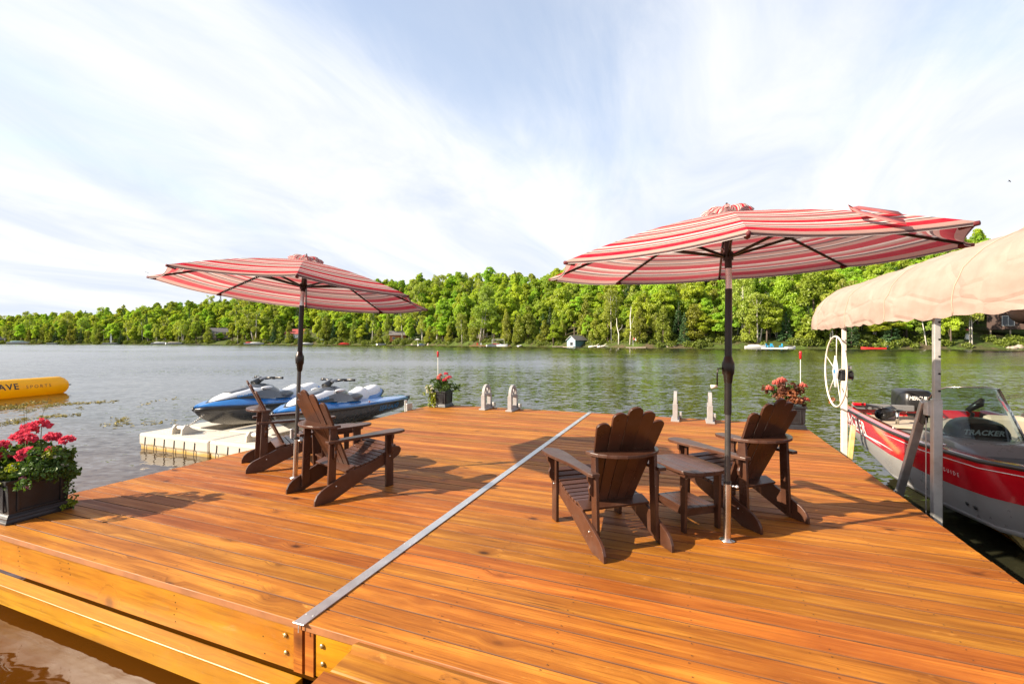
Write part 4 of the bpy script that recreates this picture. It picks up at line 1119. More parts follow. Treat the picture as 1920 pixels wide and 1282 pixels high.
for k, (x, y, z, s) in enumerate([(-0.03, -0.18, 0.22, 1.35), (0.02, -0.02, 0.34, 1.15), (-0.09, 0.05, 0.38, 1.0), (-0.02, 0.10, 0.44, 1.15), (-0.15, 0.02, 0.35, 1.1), (-0.17, -0.10, 0.28, 1.1), (0.14, 0.10, 0.34, 1.1), (0.14, -0.06, 0.235, 1.25), (0.26, 0.14, 0.32, 0.95), (0.22, 0.06, 0.255, 0.7), (-0.10, -0.14, 0.30, 1.0), (-0.22, 0.10, 0.40, 1.0)]):
    z -= 0.035; h = link('flower_head', hm_[k % 3], fp, (x, y, z)); h.scale = (s, s, s * 0.92); h.rotation_euler = (rg.uniform(-.3, .3), rg.uniform(-.3, .3), rg.uniform(0, 6))
    b = MB(); b.tube([(x * 0.6, y * 0.6, 0.0), (x * 0.9, y * 0.9, z * 0.6), (x, y, z - 0.005)], 0.0028, 5); b.build('stem', M['stem'], fp, True)
sf = [head_mesh(0.012, 10, 9 + k, 0.024, M[q]) for k, q in enumerate(('f_purple', 'f_lilac', 'f_white'))]
for x, y, z, w in ((0.06, -0.22, -0.02, 0), (0.02, -0.23, -0.05, 1), (-0.06, -0.25, -0.06, 0), (0.15, -0.18, 0.005, 1), (0.225, -0.12, 0.03, 1), (0.24, -0.10, -0.045, 1), (-0.02, -0.24, -0.02, 0), (0.32, 0.05, 0.17, 2), (0.37, 0.08, 0.10, 2), (0.28, -0.02, 0.17, 2)):
    h = link('small_flower', sf[w], fp, (x, y, z))
for st_, dr_, o_, n_, z_ in (((0.26, 0.12, 0.0), 0.22, (0.06, 0.03), 22, 0.020), ((0.24, 0.17, 0.0), 0.30, (0.03, 0.02), 26, 0.022), ((0.30, 0.10, 0.02), 0.18, (0.07, -0.01), 18, 0.018)):
    vine(rg, st_, dr_, o_, n_, z_).build('trailing_vine', M['pl_green'], fp)
bl = [((0.255 + rg.gauss(0, .01), 0.19 + rg.gauss(0, .03), -0.27 + rg.gauss(0, .02)), (0.02,) * 3) for _ in range(6)]
link('trailing_vine', leaf_mesh(bl, 90, 0.026, 5, M['pl_lime']), fp)
for x, y, z in ((-0.02, -0.02, 0.62), (-0.14, 0.05, 0.60), (0.05, 0.12, 0.66)):
    b = MB(); b.tube([(0, 0, 0), (x * 0.4, y * 0.4, z * 0.55), (x, y, z)], 0.0012, 4); b.build('grass_stalk', M['stem'], fp)

# planter at the far left corner
planter('planter_box', 'small black panelled planter box on the far left dock corner', (-5.16, 8.96, 0), 0.40, 0.36)
fp = thing('flower_arrangement', 'red geraniums and white flowers in the far left planter', 'flowers', (-5.16, 8.96, 0.33), 0, 'flowers in the dock planters')
bl = [((rg.gauss(0.03, .12), rg.gauss(0, .10), rg.uniform(0.0, 0.25)), (rg.uniform(.05, .08),) * 3) for _ in range(26)]
link('foliage', leaf_mesh(bl, 900, 0.045, 6, M['pl_green']), fp)
bl = [((-0.20 + rg.gauss(0, .05), -0.12 + rg.gauss(0, .06), rg.uniform(-0.05, 0.12)), (rg.uniform(.03, .06),) * 3) for _ in range(10)]
link('foliage', leaf_mesh(bl, 320, 0.035, 7, M['pl_lime']), fp)
for k in range(3): vine(rg, (-0.17 + 0.05 * k, -0.19, 0.0), 0.33, (-0.03 + .02 * k, -0.03), 26, 0.040).build('trailing_vine', M['pl_lime'], fp)
hm2 = [head_mesh(0.05, 40, 30, 0.034, M['f_coral']), head_mesh(0.05, 40, 31, 0.034, M['f_pink'])]
for k, (x, y, z) in enumerate([(-0.06, 0, 0.33), (0.06, 0.05, 0.40), (0.13, -0.03, 0.31), (0.09, -0.06, 0.27), (-0.02, -0.08, 0.29), (0.16, 0.0, 0.33), (-0.08, 0.1, 0.36)]):
    h = link('flower_head', hm2[k % 2], fp, (x * 1.25, y * 1.2, z)); h.scale = (0.8,) * 3
    b = MB(); b.tube([(x * .5, y * .5, 0), (x, y, z)], 0.003, 5); b.build('stem', M['stem'], fp)
wf = head_mesh(0.022, 14, 40, 0.030, M['f_white'])
for k in range(14): link('small_flower', wf, fp, (-0.20 + rg.gauss(0, .06), -0.16 + rg.gauss(0, .05), rg.uniform(-0.02, 0.15)))

# planter at the far right corner
planter('planter_box', 'black planter box on the far right dock corner behind the chair', (1.60, 8.93, 0), 0.50, 0.38)
fp = thing('flower_arrangement', 'coral geraniums with bronze foliage in the far right planter', 'flowers', (1.60, 8.93, 0.35), 0, 'flowers in the dock planters')
bl = [((rg.gauss(0, .15), rg.gauss(0, .12), rg.uniform(0.05, 0.36)), (rg.uniform(.05, .085),) * 3) for _ in range(20)]
link('foliage', leaf_mesh(bl, 700, 0.045, 50, M['pl_dark']), fp)
bl = [((rg.gauss(0.08, .17), rg.gauss(0, .12), rg.uniform(0.0, 0.30)), (rg.uniform(.04, .07),) * 3) for _ in range(14)]
link('foliage', leaf_mesh(bl, 480, 0.045, 51, M['pl_brown']), fp)
bl = [((rg.gauss(-0.04, .08), rg.gauss(0, .08), rg.uniform(0.1, 0.36)), (rg.uniform(.04, .07),) * 3) for _ in range(9)]
link('foliage', leaf_mesh(bl, 330, 0.04, 52, M['pl_green']), fp)
for k, (x, y, z) in enumerate([(-0.10, 0, 0.43), (-0.17, -0.02, 0.39), (-0.27, -0.04, 0.30), (0.24, 0.0, 0.36), (0.28, 0.02, 0.12), (-0.05, 0.05, 0.44)]):
    link('flower_head', hm2[0], fp, (x, y, z))
    b = MB(); b.tube([(x * .5, y * .5, 0), (x, y, z)], 0.003, 5); b.build('stem', M['stem'], fp)

# ------------------------------------------------------------------ grey plastic racks at the far edge
def rack():
    o = thing('dock_rack', 'x', 'rack', group='grey plastic racks on the far dock edge')
    def arc(r, z0, n=14, point=0.16):
        pts_ = []
        for k in range(n + 1):
            a = math.pi * k / n
            pts_.append((r * math.cos(a), z0 + (r + point * (r / 0.2)) * math.sin(a) ** 0.9))
        return pts_
    t0, t1 = -0.042, 0.042
    b = yz([(-0.20, 0.03), (-0.115, 0.03), (-0.115, 0.32), (-0.20, 0.32)], t0, t1); b.build('leg', M['greyplastic'], o, bevel=0.005)
    b = yz([(0.115, 0.03), (0.20, 0.03), (0.20, 0.32), (0.115, 0.32)], t0, t1); b.build('leg', M['greyplastic'], o, bevel=0.005)
    b = yz([(-0.115, 0.03), (0.115, 0.03), (0.115, 0.095), (0.05, 0.10), (-0.03, 0.12), (-0.115, 0.105)], t0, t1); b.build('lower_bar', M['greyplastic'], o)
    b = yz([(-0.115, 0.265), (-0.06, 0.30), (0.06, 0.30), (0.115, 0.265), (0.115, 0.34), (-0.115, 0.34)], t0 * .96, t1 * .96); b.build('cross_bar', M['greyplastic'], o)
    ao, ai = arc(0.185, 0.32, 14, 0.035), arc(0.135, 0.32, 14, 0.025)
    n = len(ao); vs = []
    for x in (-0.028, 0.028):
        vs += [(x, p[0], p[1]) for p in ao] + [(x, p[0], p[1]) for p in ai]
    fs = []
    for i in range(n - 1):
        fs += [(i, i + 1, n + i + 1, n + i), (2 * n + i, 3 * n + i, 3 * n + i + 1, 2 * n + i + 1), (i, 2 * n + i, 2 * n + i + 1, i + 1), (n + i, n + i + 1, 3 * n + i + 1, 3 * n + i)]
    MB().add(vs, fs).build('arch', M['greyplastic'], o, autosmooth=40)
    for s in (-1, 1):
        b = MB(); b.bar((0, s * 0.015, 0.34), (0, s * 0.075, 0.485), 0.05, 0.032, (1, 0, 0)); b.build('arch_spoke', M['greyplastic'], o, bevel=0.004)
    b = MB(); b.box((0, 0, 0.016), (0.145, 0.50, 0.032)); b.build('foot_plate', M['greyplastic'], o, bevel=0.006)
    b = MB(); b.box((0.085, 0.20, 0.075), (0.05, 0.12, 0.11)); b.build('rear_block', M['galv'], o, bevel=0.008)
    return o
rk = rack(); rs = [rk] + [dup(rk) for _ in range(3)]
for r_, (x, y), lb in zip(rs, ((-4.06, 8.98), (-3.45, 8.98), (-0.20, 8.98), (0.39, 8.98)), ('leftmost grey arched rack on the far dock edge by the planter', 'second grey arched rack on the far dock edge, left of the metal strip', 'grey rack on the far dock edge just right of the near right chair back', 'rightmost grey rack on the far edge, next to the right parasol pole')):
    r_.location = (x, y, 0); r_['label'] = lb

def marker(label, x, y, ztop, zbot):
    o = thing('marker_stake', label, 'marker', (x, y, 0), group='red tipped marker stakes')
    MB().tube([(0, 0, zbot), (0, 0, ztop - 0.12)], 0.0055, 8).build('stake', M['stake'], o, True)
    MB().lathe([(0.012, ztop - 0.14), (0.020, ztop - 0.12), (0.024, ztop - 0.015), (0.016, ztop)], 12).build('reflector', M['reflector'], o, True)
    MB().tube([(0, 0, (ztop + zbot) * 0.5), (0, 0, (ztop + zbot) * 0.5 + 0.02)], 0.011, 8).build('band', M['black'], o, True)
marker('white stake with dark red tip behind the far left planter', -5.40, 9.20, 1.235, 0.0)
marker('white stake with bright red tip beside the far right planter', 1.84, 9.14, 1.29, 0.0)

# ------------------------------------------------------------------ floating jet ski dock
m, nt, out = newmat('float_dock_plastic'); T = NT(nt)
co = T.n('ShaderNodeNewGeometry').outputs['Position']
z_ = T.n('ShaderNodeSeparateXYZ', {0: co}).outputs[2]
nz = T.n('ShaderNodeTexNoise', {'Vector': co, 'Scale': 5.0, 'Detail': 5.0}).outputs[0]
cc = T.ramp(nz, [(0.3, (0.45, 0.405, 0.335)), (0.7, (0.52, 0.475, 0.40))])
alg = T.n('ShaderNodeMapRange', {0: T.math('ADD', z_, T.math('MULTIPLY', T.math('SUBTRACT', nz, 0.5), 0.16)), 1: WATER_Z + 0.02, 2: WATER_Z + 0.11, 3: 0.95, 4: 0.0}).outputs[0]
cc = T.mix(alg, cc, (0.40, 0.24, 0.04))
p = T.n('ShaderNodeBsdfPrincipled', {'Base Color': cc, 'Roughness': 0.55})
nt.links.new(p.outputs[0], out.inputs[0]); M['float'] = m
jd = thing('floating_jet_dock', 'beige plastic floating dock carrying the two jet skis', 'floating dock', (0, 0, 0))
JT = -0.20
for x0, x1 in ((-9.29, -7.46), (-7.445, -5.62)):
    xc_ = (x0 + x1) / 2; w_ = x1 - x0
    b = MB(); b.box((xc_, 7.035, -0.52), (w_ - 0.02, 3.58, 0.42)); b.build('float_body', M['float'], jd, bevel=0.04)
    b = MB(); b.box((xc_, 5.60, -0.31), (w_ - 0.004, 0.74, 0.22)); b.build('front_apron', M['float'], jd, bevel=0.035)
    for s in (-1, 1):
        b = MB(); b.box((xc_ + s * (w_ / 2 - 0.27), 7.40, -0.31), (0.535, 2.84, 0.22)); b.build('side_pad', M['float'], jd, bevel=0.03)
    k = x0 + 0.19
    while k < x1 - 0.1:
        b = MB(); b.bar((k, 5.224, JT - 0.06), (k - 0.035, 5.222, WATER_Z - 0.1), 0.012, 0.006, (0, 1, 0)); b.build('groove', M['darkseam'], jd)
        k += 0.262
    for gy in (5.38, 5.50, 5.62, 5.74, 5.86):
        b = MB(); b.box((xc_, gy, JT + 0.001), (w_ - 0.30, 0.008, 0.003)); b.build('tread_groove', M['galv'], jd)
    b = MB(); b.box((x1 - 0.02, 5.27, JT - 0.004), (0.30, 0.035, 0.014)); b.build('joint_clip', M['float'], jd, bevel=0.004)
    for s in (-1, 1):
        q = yz([(5.36, JT), (5.37, JT + 0.10), (5.42, JT + 0.165), (5.47, JT + 0.165), (5.55, JT + 0.09), (5.66, JT + 0.035), (5.80, JT)], xc_ - 0.10 + s * 0.13 - 0.022, xc_ - 0.10 + s * 0.13 + 0.022)
        q.build('bow_stop_cheek', M['float'], jd, bevel=0.008)
    b = MB(); b.tube([(xc_ - 0.23, 5.455, JT + 0.11), (xc_ + 0.03, 5.455, JT + 0.11)], 0.035, 10); b.build('bow_stop_roller', M['rope'], jd, True)
    b = MB(); pts_ = [(xc_ - 0.1, 5.45, JT + 0.13), (xc_ - 0.06, 5.62, JT + 0.17), (xc_ - 0.02, 5.80, JT + 0.30)]
    for i in range(14):
        f = i / 13; a = Vector(pts_[0]).lerp(Vector(pts_[2]), f); a.z -= 0.05 * math.sin(math.pi * f)
        b.sphere(a, (0.016, 0.022, 0.012) if i % 2 else (0.010, 0.022, 0.018), 6, 4)
    b.build('bow_chain', M['galv'], jd, True)
pp = thing('dock_post', 'short silver post with bracket where the jet ski dock meets the deck', 'post', (-5.60, 8.20, 0))
MB().tube([(0, 0, -0.6), (0, 0, 0.19)], 0.03, 14).build('post', M['galv'], pp, autosmooth=40)
MB().box((0.055, 0.05, 0.03), (0.03, 0.20, 0.22)).build('bracket', M['galv'], pp, bevel=0.006)
MB().lathe([(0.034, 0.185), (0.034, 0.205), (0.01, 0.212)], 14).build('post_cap', M['alu'], pp, autosmooth=40)

# ------------------------------------------------------------------ jet skis
HS = [(0.00, .03, .460, .400, .425), (.10, .15, .468, .285, .370), (.32, .30, .465, .155, .290), (.70, .44, .450, .060, .225), (1.2, .54, .430, .012, .185), (1.8, .585, .410, 0, .170), (2.6, .60, .392, 0, .170), (3.22, .58, .382, .02, .175), (3.34, .53, .382, .07, .19)]
DK = [(.470, .478), (.500, .520), (.535, .565), (.570, .630), (.520, .640), (.455, .540), (.440, .470), (.425, .440), (.412, .420)]
def ski_side(y, t):
    """point on the right hand topside, t = 0 rail, 1 inner edge"""
    for (a, da), (b_, db) in zip(zip(HS, DK), zip(HS[1:], DK[1:])):
        if a[0] <= y <= b_[0]:
            f = (y - a[0]) / (b_[0] - a[0]); w = a[1] + (b_[1] - a[1]) * f; zr = a[2] + (b_[2] - a[2]) * f; zd = da[0] + (db[0] - da[0]) * f
            return Vector((w * .975 + (w * .66 - w * .975) * t, y, zr + .045 + (zd + .035 - zr - .045) * t))
    return Vector((.5, y, .45))
def arch(y, hw, zb, zt, n=9, p=0.75):
    r_ = []
    for k in range(n):
        a = math.pi * k / (n - 1); c, s = math.cos(a), math.sin(a)
        r_.append((hw * math.copysign(abs(c) ** p, c), y, zb + (zt - zb) * s ** p))
    return r_
def make_ski(label, loc, rz):
    o = thing('jet_ski', label, 'jet ski', loc, rz, 'blue and white jet skis')
    rings = []
    for y, w, zr, zk, zc in HS:
        h = [(w, zr), (w * .97, zr - .07), (w * .86, zc + (zr - zc) * .28), (w * .74, zc), (w * .36, zk + (zc - zk) * .42), (0, zk)]
        rings.append([(x, y, z) for x, z in h] + [(-x, y, z) for x, z in reversed(h[:-1])])
    MB().loft(rings, True, True).build('hull', M['skidark'], o, autosmooth=32)
    rings = []
    for (y, w, zr, zk, zc), (zd, z0) in zip(HS, DK):
        h = [(w * 1.0, zr + .004), (w * .975, zr + .045), (w * .66, zd + .035), (w * .30, (zd + z0) / 2 + .02), (0, z0)]
        rings.append([(x, y, z) for x, z in h] + [(-x, y, z) for x, z in reversed(h[:-1])])
    MB().loft(rings, False, False).build('deck', M['blue'], o, autosmooth=35)
    for s in (-1, 1):
        b = MB(); b.tube([(s * w * 1.0, y, zr - .012) for y, w, zr, _, _ in HS], [.03, .042, .042, .036, .028, .024, .022, .022, .022], 8); b.build('bumper_rail', M['black'], o, True)
        # grey flank patch from bow to footwell
        b = MB(); rr = []
        for k in range(13):
            y = .80 + .95 * k / 12; f = math.sin(math.pi * (k / 12))
            a = ski_side(y, 1.0 - .22 * f); c_ = ski_side(y, 1.02); off = Vector((.010, 0, .010))
            up = Vector((-.04, 0, .03 + .12 * f))
            rr.append([a + off, c_ + off, c_ + off + up])
        b.loft(rr, False, False)
        if s < 0:
            for q in b.v: q.x = -q.x
        b.build('flank_panel', M['skigrey'], o, True)
        b = MB(); b.sphere((s * .295, 1.28, .760), (.055, .135, .030), 12, 8); b.build('mirror_pod', M['white'], o, True)
        b = MB(); b.sphere((s * .30, 1.72, .575), (.085, .22, .085), 12, 8); b.build('knee_pad', M['skigrey'], o, True)
    MB().loft([arch(.27, .06, .53, .565), arch(.42, .17, .545, .640), arch(.72, .265, .575, .728), arch(1.02, .300, .600, .785), arch(1.22, .27, .62, .800)], True, True).build('hood', M['white'], o, autosmooth=50)
    MB().loft([arch(.22, .10, .515, .550), arch(.40, .225, .525, .605), arch(.72, .325, .560, .665), arch(1.02, .350, .580, .690), arch(1.20, .33, .58, .70)], True, True).build('hood_trim', M['black'], o, autosmooth=50)
    b = MB(); b.loft([arch(.62, .11, .70, .722), arch(.74, .15, .71, .752), arch(.92, .165, .74, .785), arch(1.05, .15, .765, .80)], True, True); b.build('hood_scoop', M['skigrey'], o, autosmooth=50)
    MB().loft([arch(.95, .18, .60, .80), arch(1.15, .25, .56, .830), arch(1.38, .245, .52, .840), arch(1.58, .205, .48, .790), arch(1.74, .16, .46, .69)], True, True).build('console', M['skigrey'], o, autosmooth=45)
    b = MB(); b.tube([(0, 1.20, .82), (0, 1.30, .88), (0, 1.40, .925)], [.085, .06, .05], 12); b.build('steering_column', M['black'], o, autosmooth=45)
    b = MB(); b.loft([arch(1.30, .09, .905, .935), arch(1.38, .13, .925, .965), arch(1.50, .12, .925, .960), arch(1.56, .07, .92, .94)], True, True); b.build('handlebar_pad', M['skigrey'], o, autosmooth=50)
    for s in (-1, 1):
        b = MB(); b.tube([(s * .06, 1.42, .93), (s * .20, 1.46, .945), (s * .29, 1.50, .945)], [.032, .026, .022], 10); b.build('handlebar', M['black'], o, True)
        b = MB(); b.tube([(s * .28, 1.495, .945), (s * .40, 1.56, .94), (s * .415, 1.567, .94)], [.026, .024, .029], 10); b.build('grip', M['black'], o, True)
        b = MB(); b.tube([(s * .22, 1.45, .94), (s * .27, 1.41, .925), (s * .34, 1.44, .925)], .008, 6); b.build('lever', M['black'], o, True)
    MB().loft([arch(1.66, .135, .50, .70), arch(1.78, .165, .45, .665), arch(1.95, .185, .44, .645), arch(2.12, .20, .44, .69), arch(2.24, .205, .44, .735), arch(2.32, .195, .44, .715)], True, True).build('front_seat', M['seatwhite'], o, autosmooth=50)
    MB().loft([arch(2.30, .185, .46, .66), arch(2.45, .19, .47, .695), arch(2.62, .185, .50, .725), arch(2.74, .165, .55, .735), arch(2.82, .12, .60, .70)], True, True).build('rear_seat', M['seatwhite'], o, autosmooth=50)
    MB().loft([arch(2.16, .21, .43, .52), arch(2.36, .215, .43, .58), arch(2.56, .205, .44, .615), arch(2.74, .185, .49, .635), arch(2.88, .13, .56, .65)], True, True).build('seat_base', M['blue'], o, autosmooth=50)
    MB().loft([arch(2.50, .17, .42, .50), arch(2.75, .16, .44, .55), arch(2.95, .12, .55, .62)], True, True).build('grab_handle', M['black'], o, autosmooth=50)
    b = MB(); b.box((0, 3.02, .448), (.80, .46, .016)); b.build('stern_mat', M['skigrey'], o, bevel=0.006)
    b = MB(); b.box((0, 3.36, .37), (1.0, .08, .10)); b.build('stern_bumper', M['black'], o, bevel=0.02)
    for s in (-1, 1):
        b = MB(); b.box((s * .50, 3.30, .40), (.10, .16, .09)); b.build('stern_corner', M['skidark'], o, bevel=0.02)
    def side_text(txt, size, y0, t0, mat, dz=0.0):
        tb_ = sub_mb(text_mb(txt, size, 0, 0.15), .03); q = MB()
        for v in tb_.v:
            t_ = t0 + v.y / .16
            pnt = ski_side(y0 + v.x, min(max(t_, -.2), 1.2)); q.v.append(pnt + Vector((.007, 0, .007 + dz)))
        q.f = tb_.f; q.m = tb_.m; q.build('lettering', mat, o)
    side_text('ON1207', .085, 1.30, .12, M['letterdark'])
    tb_ = text_mb('SEA-DOO', .15, 0, 0.2, 1.1); q = MB()
    for v in tb_.v: q.v.append(Vector((.585 - (.10 - v.y) * .25, 2.15 + v.x, .245 + v.y)))
    q.f = tb_.f; q.m = tb_.m; q.build('hull_lettering', M['logoblue'], o)
    # model flash on the hood and the round sticker
    tb_ = sub_mb(text_mb('SEA-DOO', .075, 0, 0.2, 1.0, 0.002), .03); q = MB()
    for v in tb_.v:
        y = .62 + v.x; q.v.append(Vector((.302 - v.y * .45 + (y - .72) * .10, y, .625 + v.y * .7 + (y - .72) * .05)))
    q.f = tb_.f; q.m = tb_.m; q.build('hood_lettering', M['logoblue'], o)
    c0 = ski_side(1.86, .25) + Vector((.012, 0, .008))
    b = MB(); b.tube([c0, c0 + Vector((.004, 0, .003))], .034, 14); st_ = b.build('round_sticker', M['letterwhite'], o)
    b = MB(); b.tube([c0 + Vector((.005, 0, .004)), c0 + Vector((.007, 0, .005))], .020, 6); b.build('sticker_emblem', M['reflector'], st_)
    return o
make_ski('blue and white jet ski farther left, behind the leftmost chair', (-8.50, 5.70, -0.255), R(-1.5))
make_ski('blue and white jet ski nearer the deck, behind the left parasol pole', (-6.60, 5.78, -0.255), R(1.5))

# ------------------------------------------------------------------ yellow inflatable
yt = thing('inflatable_tube', 'long yellow inflatable tube floating at the left edge of the lake', 'inflatable', (-22.25, 10.05, WATER_Z + 0.285), R(-8 + 180))
RY = 0.345
# local +x runs away from the capped end
prof = [(-0.02, 0.02), (0.0, 0.12), (0.05, 0.22), (0.13, 0.29), (0.25, RY), (0.6, RY), (2, RY), (4, RY), (5.6, RY), (5.85, .28), (5.95, .12), (5.97, .02)]
rings = []
for d_, r_ in prof:
    rings.append([(r_ * math.cos(2 * math.pi * k / 28), -d_, r_ * math.sin(2 * math.pi * k / 28)) for k in range(28)])
yt.rotation_euler = (0, 0, R(11))
MB().loft(rings, True, True).build('tube_body', M['yellow'], yt, autosmooth=50)
MB().lathe([(0.07, -0.02), (0.06, 0.05), (0.03, 0.08), (0.022, 0.15), (0.01, 0.19)], 12, Matrix.Rotation(R(-90), 4, 'X')).build('end_valve', M['skidark'], yt, True, loc=(0, 0.0, 0))
def tube_text(txt, size, y0, sp, off):
    tb_ = sub_mb(text_mb(txt, size, 0, 0, sp, off), .05); q = MB()
    for v in tb_.v:
        a = R(2) + v.y / RY; q.v.append(Vector(((RY + .004) * math.cos(a), y0 + v.x, (RY + .004) * math.sin(a))))
    q.f = tb_.f; q.m = tb_.m; q.build('lettering', M['letterdark'], yt)
tube_text('RAVE', 0.30, -2.42, 1.12, 0.006)
tube_text('SPORTS', 0.155, -1.46, 1.55, 0.0)

# ------------------------------------------------------------------ water weed
rg = random.Random(77); vs, fs = [], []
strips = [((0, 764), (45, 762), 5, 110), ((45, 772), (110, 757), 3, 60), ((85, 760), (220, 752), 2.4, 170), ((20, 788), (150, 776), 3, 110), ((0, 796), (40, 789), 4, 50), ((150, 766), (155, 764), 3, 12), ((215, 790), (240, 786), 6, 40), ((190, 798), (340, 790), 5, 50), ((260, 760), (330, 745), 5, 26), ((40, 758), (90, 752), 3, 40)]
for (xa, ya), (xb, yb), sp, n_ in strips:
    for _ in range(n_):
        f = rg.random(); x = xa + (xb - xa) * f + rg.gauss(0, 5); y = ya + (yb - ya) * f + rg.gauss(0, sp * .5)
        d_ = FPX * (CAM_H - WATER_Z) / (y - 641); p = bearing(x, d_, WATER_Z + 0.006 + rg.random() * .004)
        s = rg.uniform(.015, .045); a = rg.uniform(0, 6.28); c_, s_ = math.cos(a) * s, math.sin(a) * s
        b0 = len(vs); h = rg.uniform(0, .03)
        vs += [(p.x - c_ * 1.6, p.y - s_ * 1.6, p.z), (p.x + s_, p.y - c_, p.z + h), (p.x + c_ * 1.6, p.y + s_ * 1.6, p.z), (p.x - s_, p.y + c_, p.z + h * .5)]
        fs.append((b0, b0 + 1, b0 + 2, b0 + 3))
M['weed'] = leaf_mat('pot_water_weed', (0.26, 0.22, 0.07), 0.01, 0.1, 0.2)
wm = bpy.data.meshes.new('water_weed'); wm.from_pydata(vs, [], fs); wm.materials.append(M['weed'])
tag(link('water_weed', wm), 'olive water weed floating in streaks on the lake surface', 'water weed', kind='stuff')

# ------------------------------------------------------------------ boat lift
bl_ = thing('boat_lift', 'metal boat lift with tan canvas canopy and winch wheel', 'boat lift', (0.12, 0.35, 0))
m, nt, out = newmat('tan_canvas'); T = NT(nt)
co = T.n('ShaderNodeTexCoord').outputs['Object']
nz = T.n('ShaderNodeTexNoise', {'Vector': co, 'Scale': 3.0, 'Detail': 6.0, 'Roughness': 0.6}).outputs[0]
wv = T.n('ShaderNodeTexNoise', {'Vector': co, 'Scale': 160.0, 'Detail': 2.0}).outputs[0]
cc = T.ramp(nz, [(0.3, (0.345, 0.252, 0.208)), (0.7, (0.41, 0.305, 0.258))])
fold = T.n('ShaderNodeTexNoise', {'Vector': T.n('ShaderNodeMapping', {'Vector': co, 'Scale': (2.0, 0.8, 2.6), 'Rotation': (R(14), 0, 0)}).outputs[0], 'Scale': 1.1, 'Detail': 2.5, 'Roughness': 0.45, 'Distortion': 0.5}).outputs[0]
crease = T.n('ShaderNodeTexVoronoi', {'Vector': T.n('ShaderNodeMapping', {'Vector': co, 'Scale': (1.2, 0.8, 2.2)}).outputs[0], 'Scale': 1.6}, feature='DISTANCE_TO_EDGE').outputs['Distance']
cr_ = T.ramp(crease, [(0.0, 0.0), (0.10, 1.0)])
hh = T.math('ADD', T.math('MULTIPLY', fold, 1.0), T.math('ADD', T.math('MULTIPLY', cr_, 0.10), T.math('MULTIPLY', wv, 0.01)))
bp = T.n('ShaderNodeBump', {'Height': hh, 'Strength': 0.75, 'Distance': 0.10})
d = T.n('ShaderNodeBsdfDiffuse', {'Color': cc, 'Normal': bp.outputs[0]}); t = T.n('ShaderNodeBsdfTranslucent', {'Color': cc, 'Normal': bp.outputs[0]})
mx = T.n('ShaderNodeMixShader', {0: 0.16, 1: d.outputs[0], 2: t.outputs[0]}); nt.links.new(mx.outputs[0], out.inputs[0])
M['tancanvas'] = m
half = [(2.045, None), (2.04, 1.72), (2.035, 1.78), (2.04, 1.86), (2.05, 1.93), (2.08, 2.01), (2.11, 2.10), (2.17, 2.185), (2.25, 2.26), (2.345, 2.325), (2.45, 2.38), (2.58, 2.42), (2.72, 2.455), (3.02, 2.51), (3.30, 2.535), (3.5, 2.54)]
sect = half + [(7.0 - x, z) for x, z in reversed(half[:-1])]
ys = [1.6 + 0.05 * k for k in range(int((9.30 - 1.6) / 0.05) + 1)]
rings = []
def zbot(y): return 1.655 + 0.020 * (1 - abs(math.sin(math.pi * y / 0.36)))
def wr(x, y, z):
    r1 = 1 - 2 * abs(mnoise.noise(Vector((x * 1.2, y * 1.6 + z * 1.2, z * 5.0)))); r2 = 1 - 2 * abs(mnoise.noise(Vector((x * 3, y * 3.4 - z * 3, z * 7.0 + 4))))
    return 0.018 * mnoise.noise(Vector((x * 1.4, y * 1.3, z * 4.0))) + 0.012 * max(0, r1) ** 3 + 0.007 * max(0, r2) ** 3
for y in ys:
    r_ = []
    for i, (x, z) in enumerate(sect):
        z = zbot(y) if z is None else z
        if x > 3.5: z = max(z, 2.02)
        k = wr(x, y, z) * (1 if 0 < i < len(sect) - 1 else 1.4)
        sgn = -1 if x < 3.5 else 1
        r_.append((x + sgn * k, y, z + k * 0.8 - 0.012 * abs(math.sin(math.pi * (y - 1.6) / 1.25)) * (1 if z > 2.0 else 0)))
    rings.append(r_)
for k in range(1, 9):
    a = math.pi / 2 * k / 8; r_ = []
    for i, (x, z) in enumerate(sect):
        y = 9.30 + 0.42 * math.sin(a)
        zb = zbot(y + x) + max(0, x - 2.05) / 2.9 * 0.37
        z = zb if z is None else zb + (z - zb) * (0.10 + 0.90 * math.cos(a) ** 0.55)
        f = 1 - 0.05 * (1 - math.cos(a))
        kk = wr(x, y, z)
        r_.append((3.5 + (x - 3.5) * f, y + kk, z + kk))
    rings.append(r_)
b = MB(); b.loft(rings, False, False)
cn = b.build('canopy_cover', M['tancanvas'], bl_, True)
M['seamtan'] = plain('seam_tan', (0.34, 0.25, 0.19), 0.8, var=0.1)
for k in range(4, len(ys), 29):
    sb_ = MB(); sb_.tube([(x + (-.003 if x < 3.5 else .003), y, z + .002) for x, y, z in rings[k]], .0055, 5); sb_.build('canopy_seam', M['seamtan'], cn, True)
for i_ in ():
    sb_ = MB(); sb_.tube([(r_[i_][0] + (-.004 if i_ == 0 else .004), r_[i_][1], 1.725 + .004 * math.sin(r_[i_][1] * 9)) for r_ in rings[:len(ys)]], .004, 5); sb_.build('canopy_hem', M['seamtan'], cn, True)
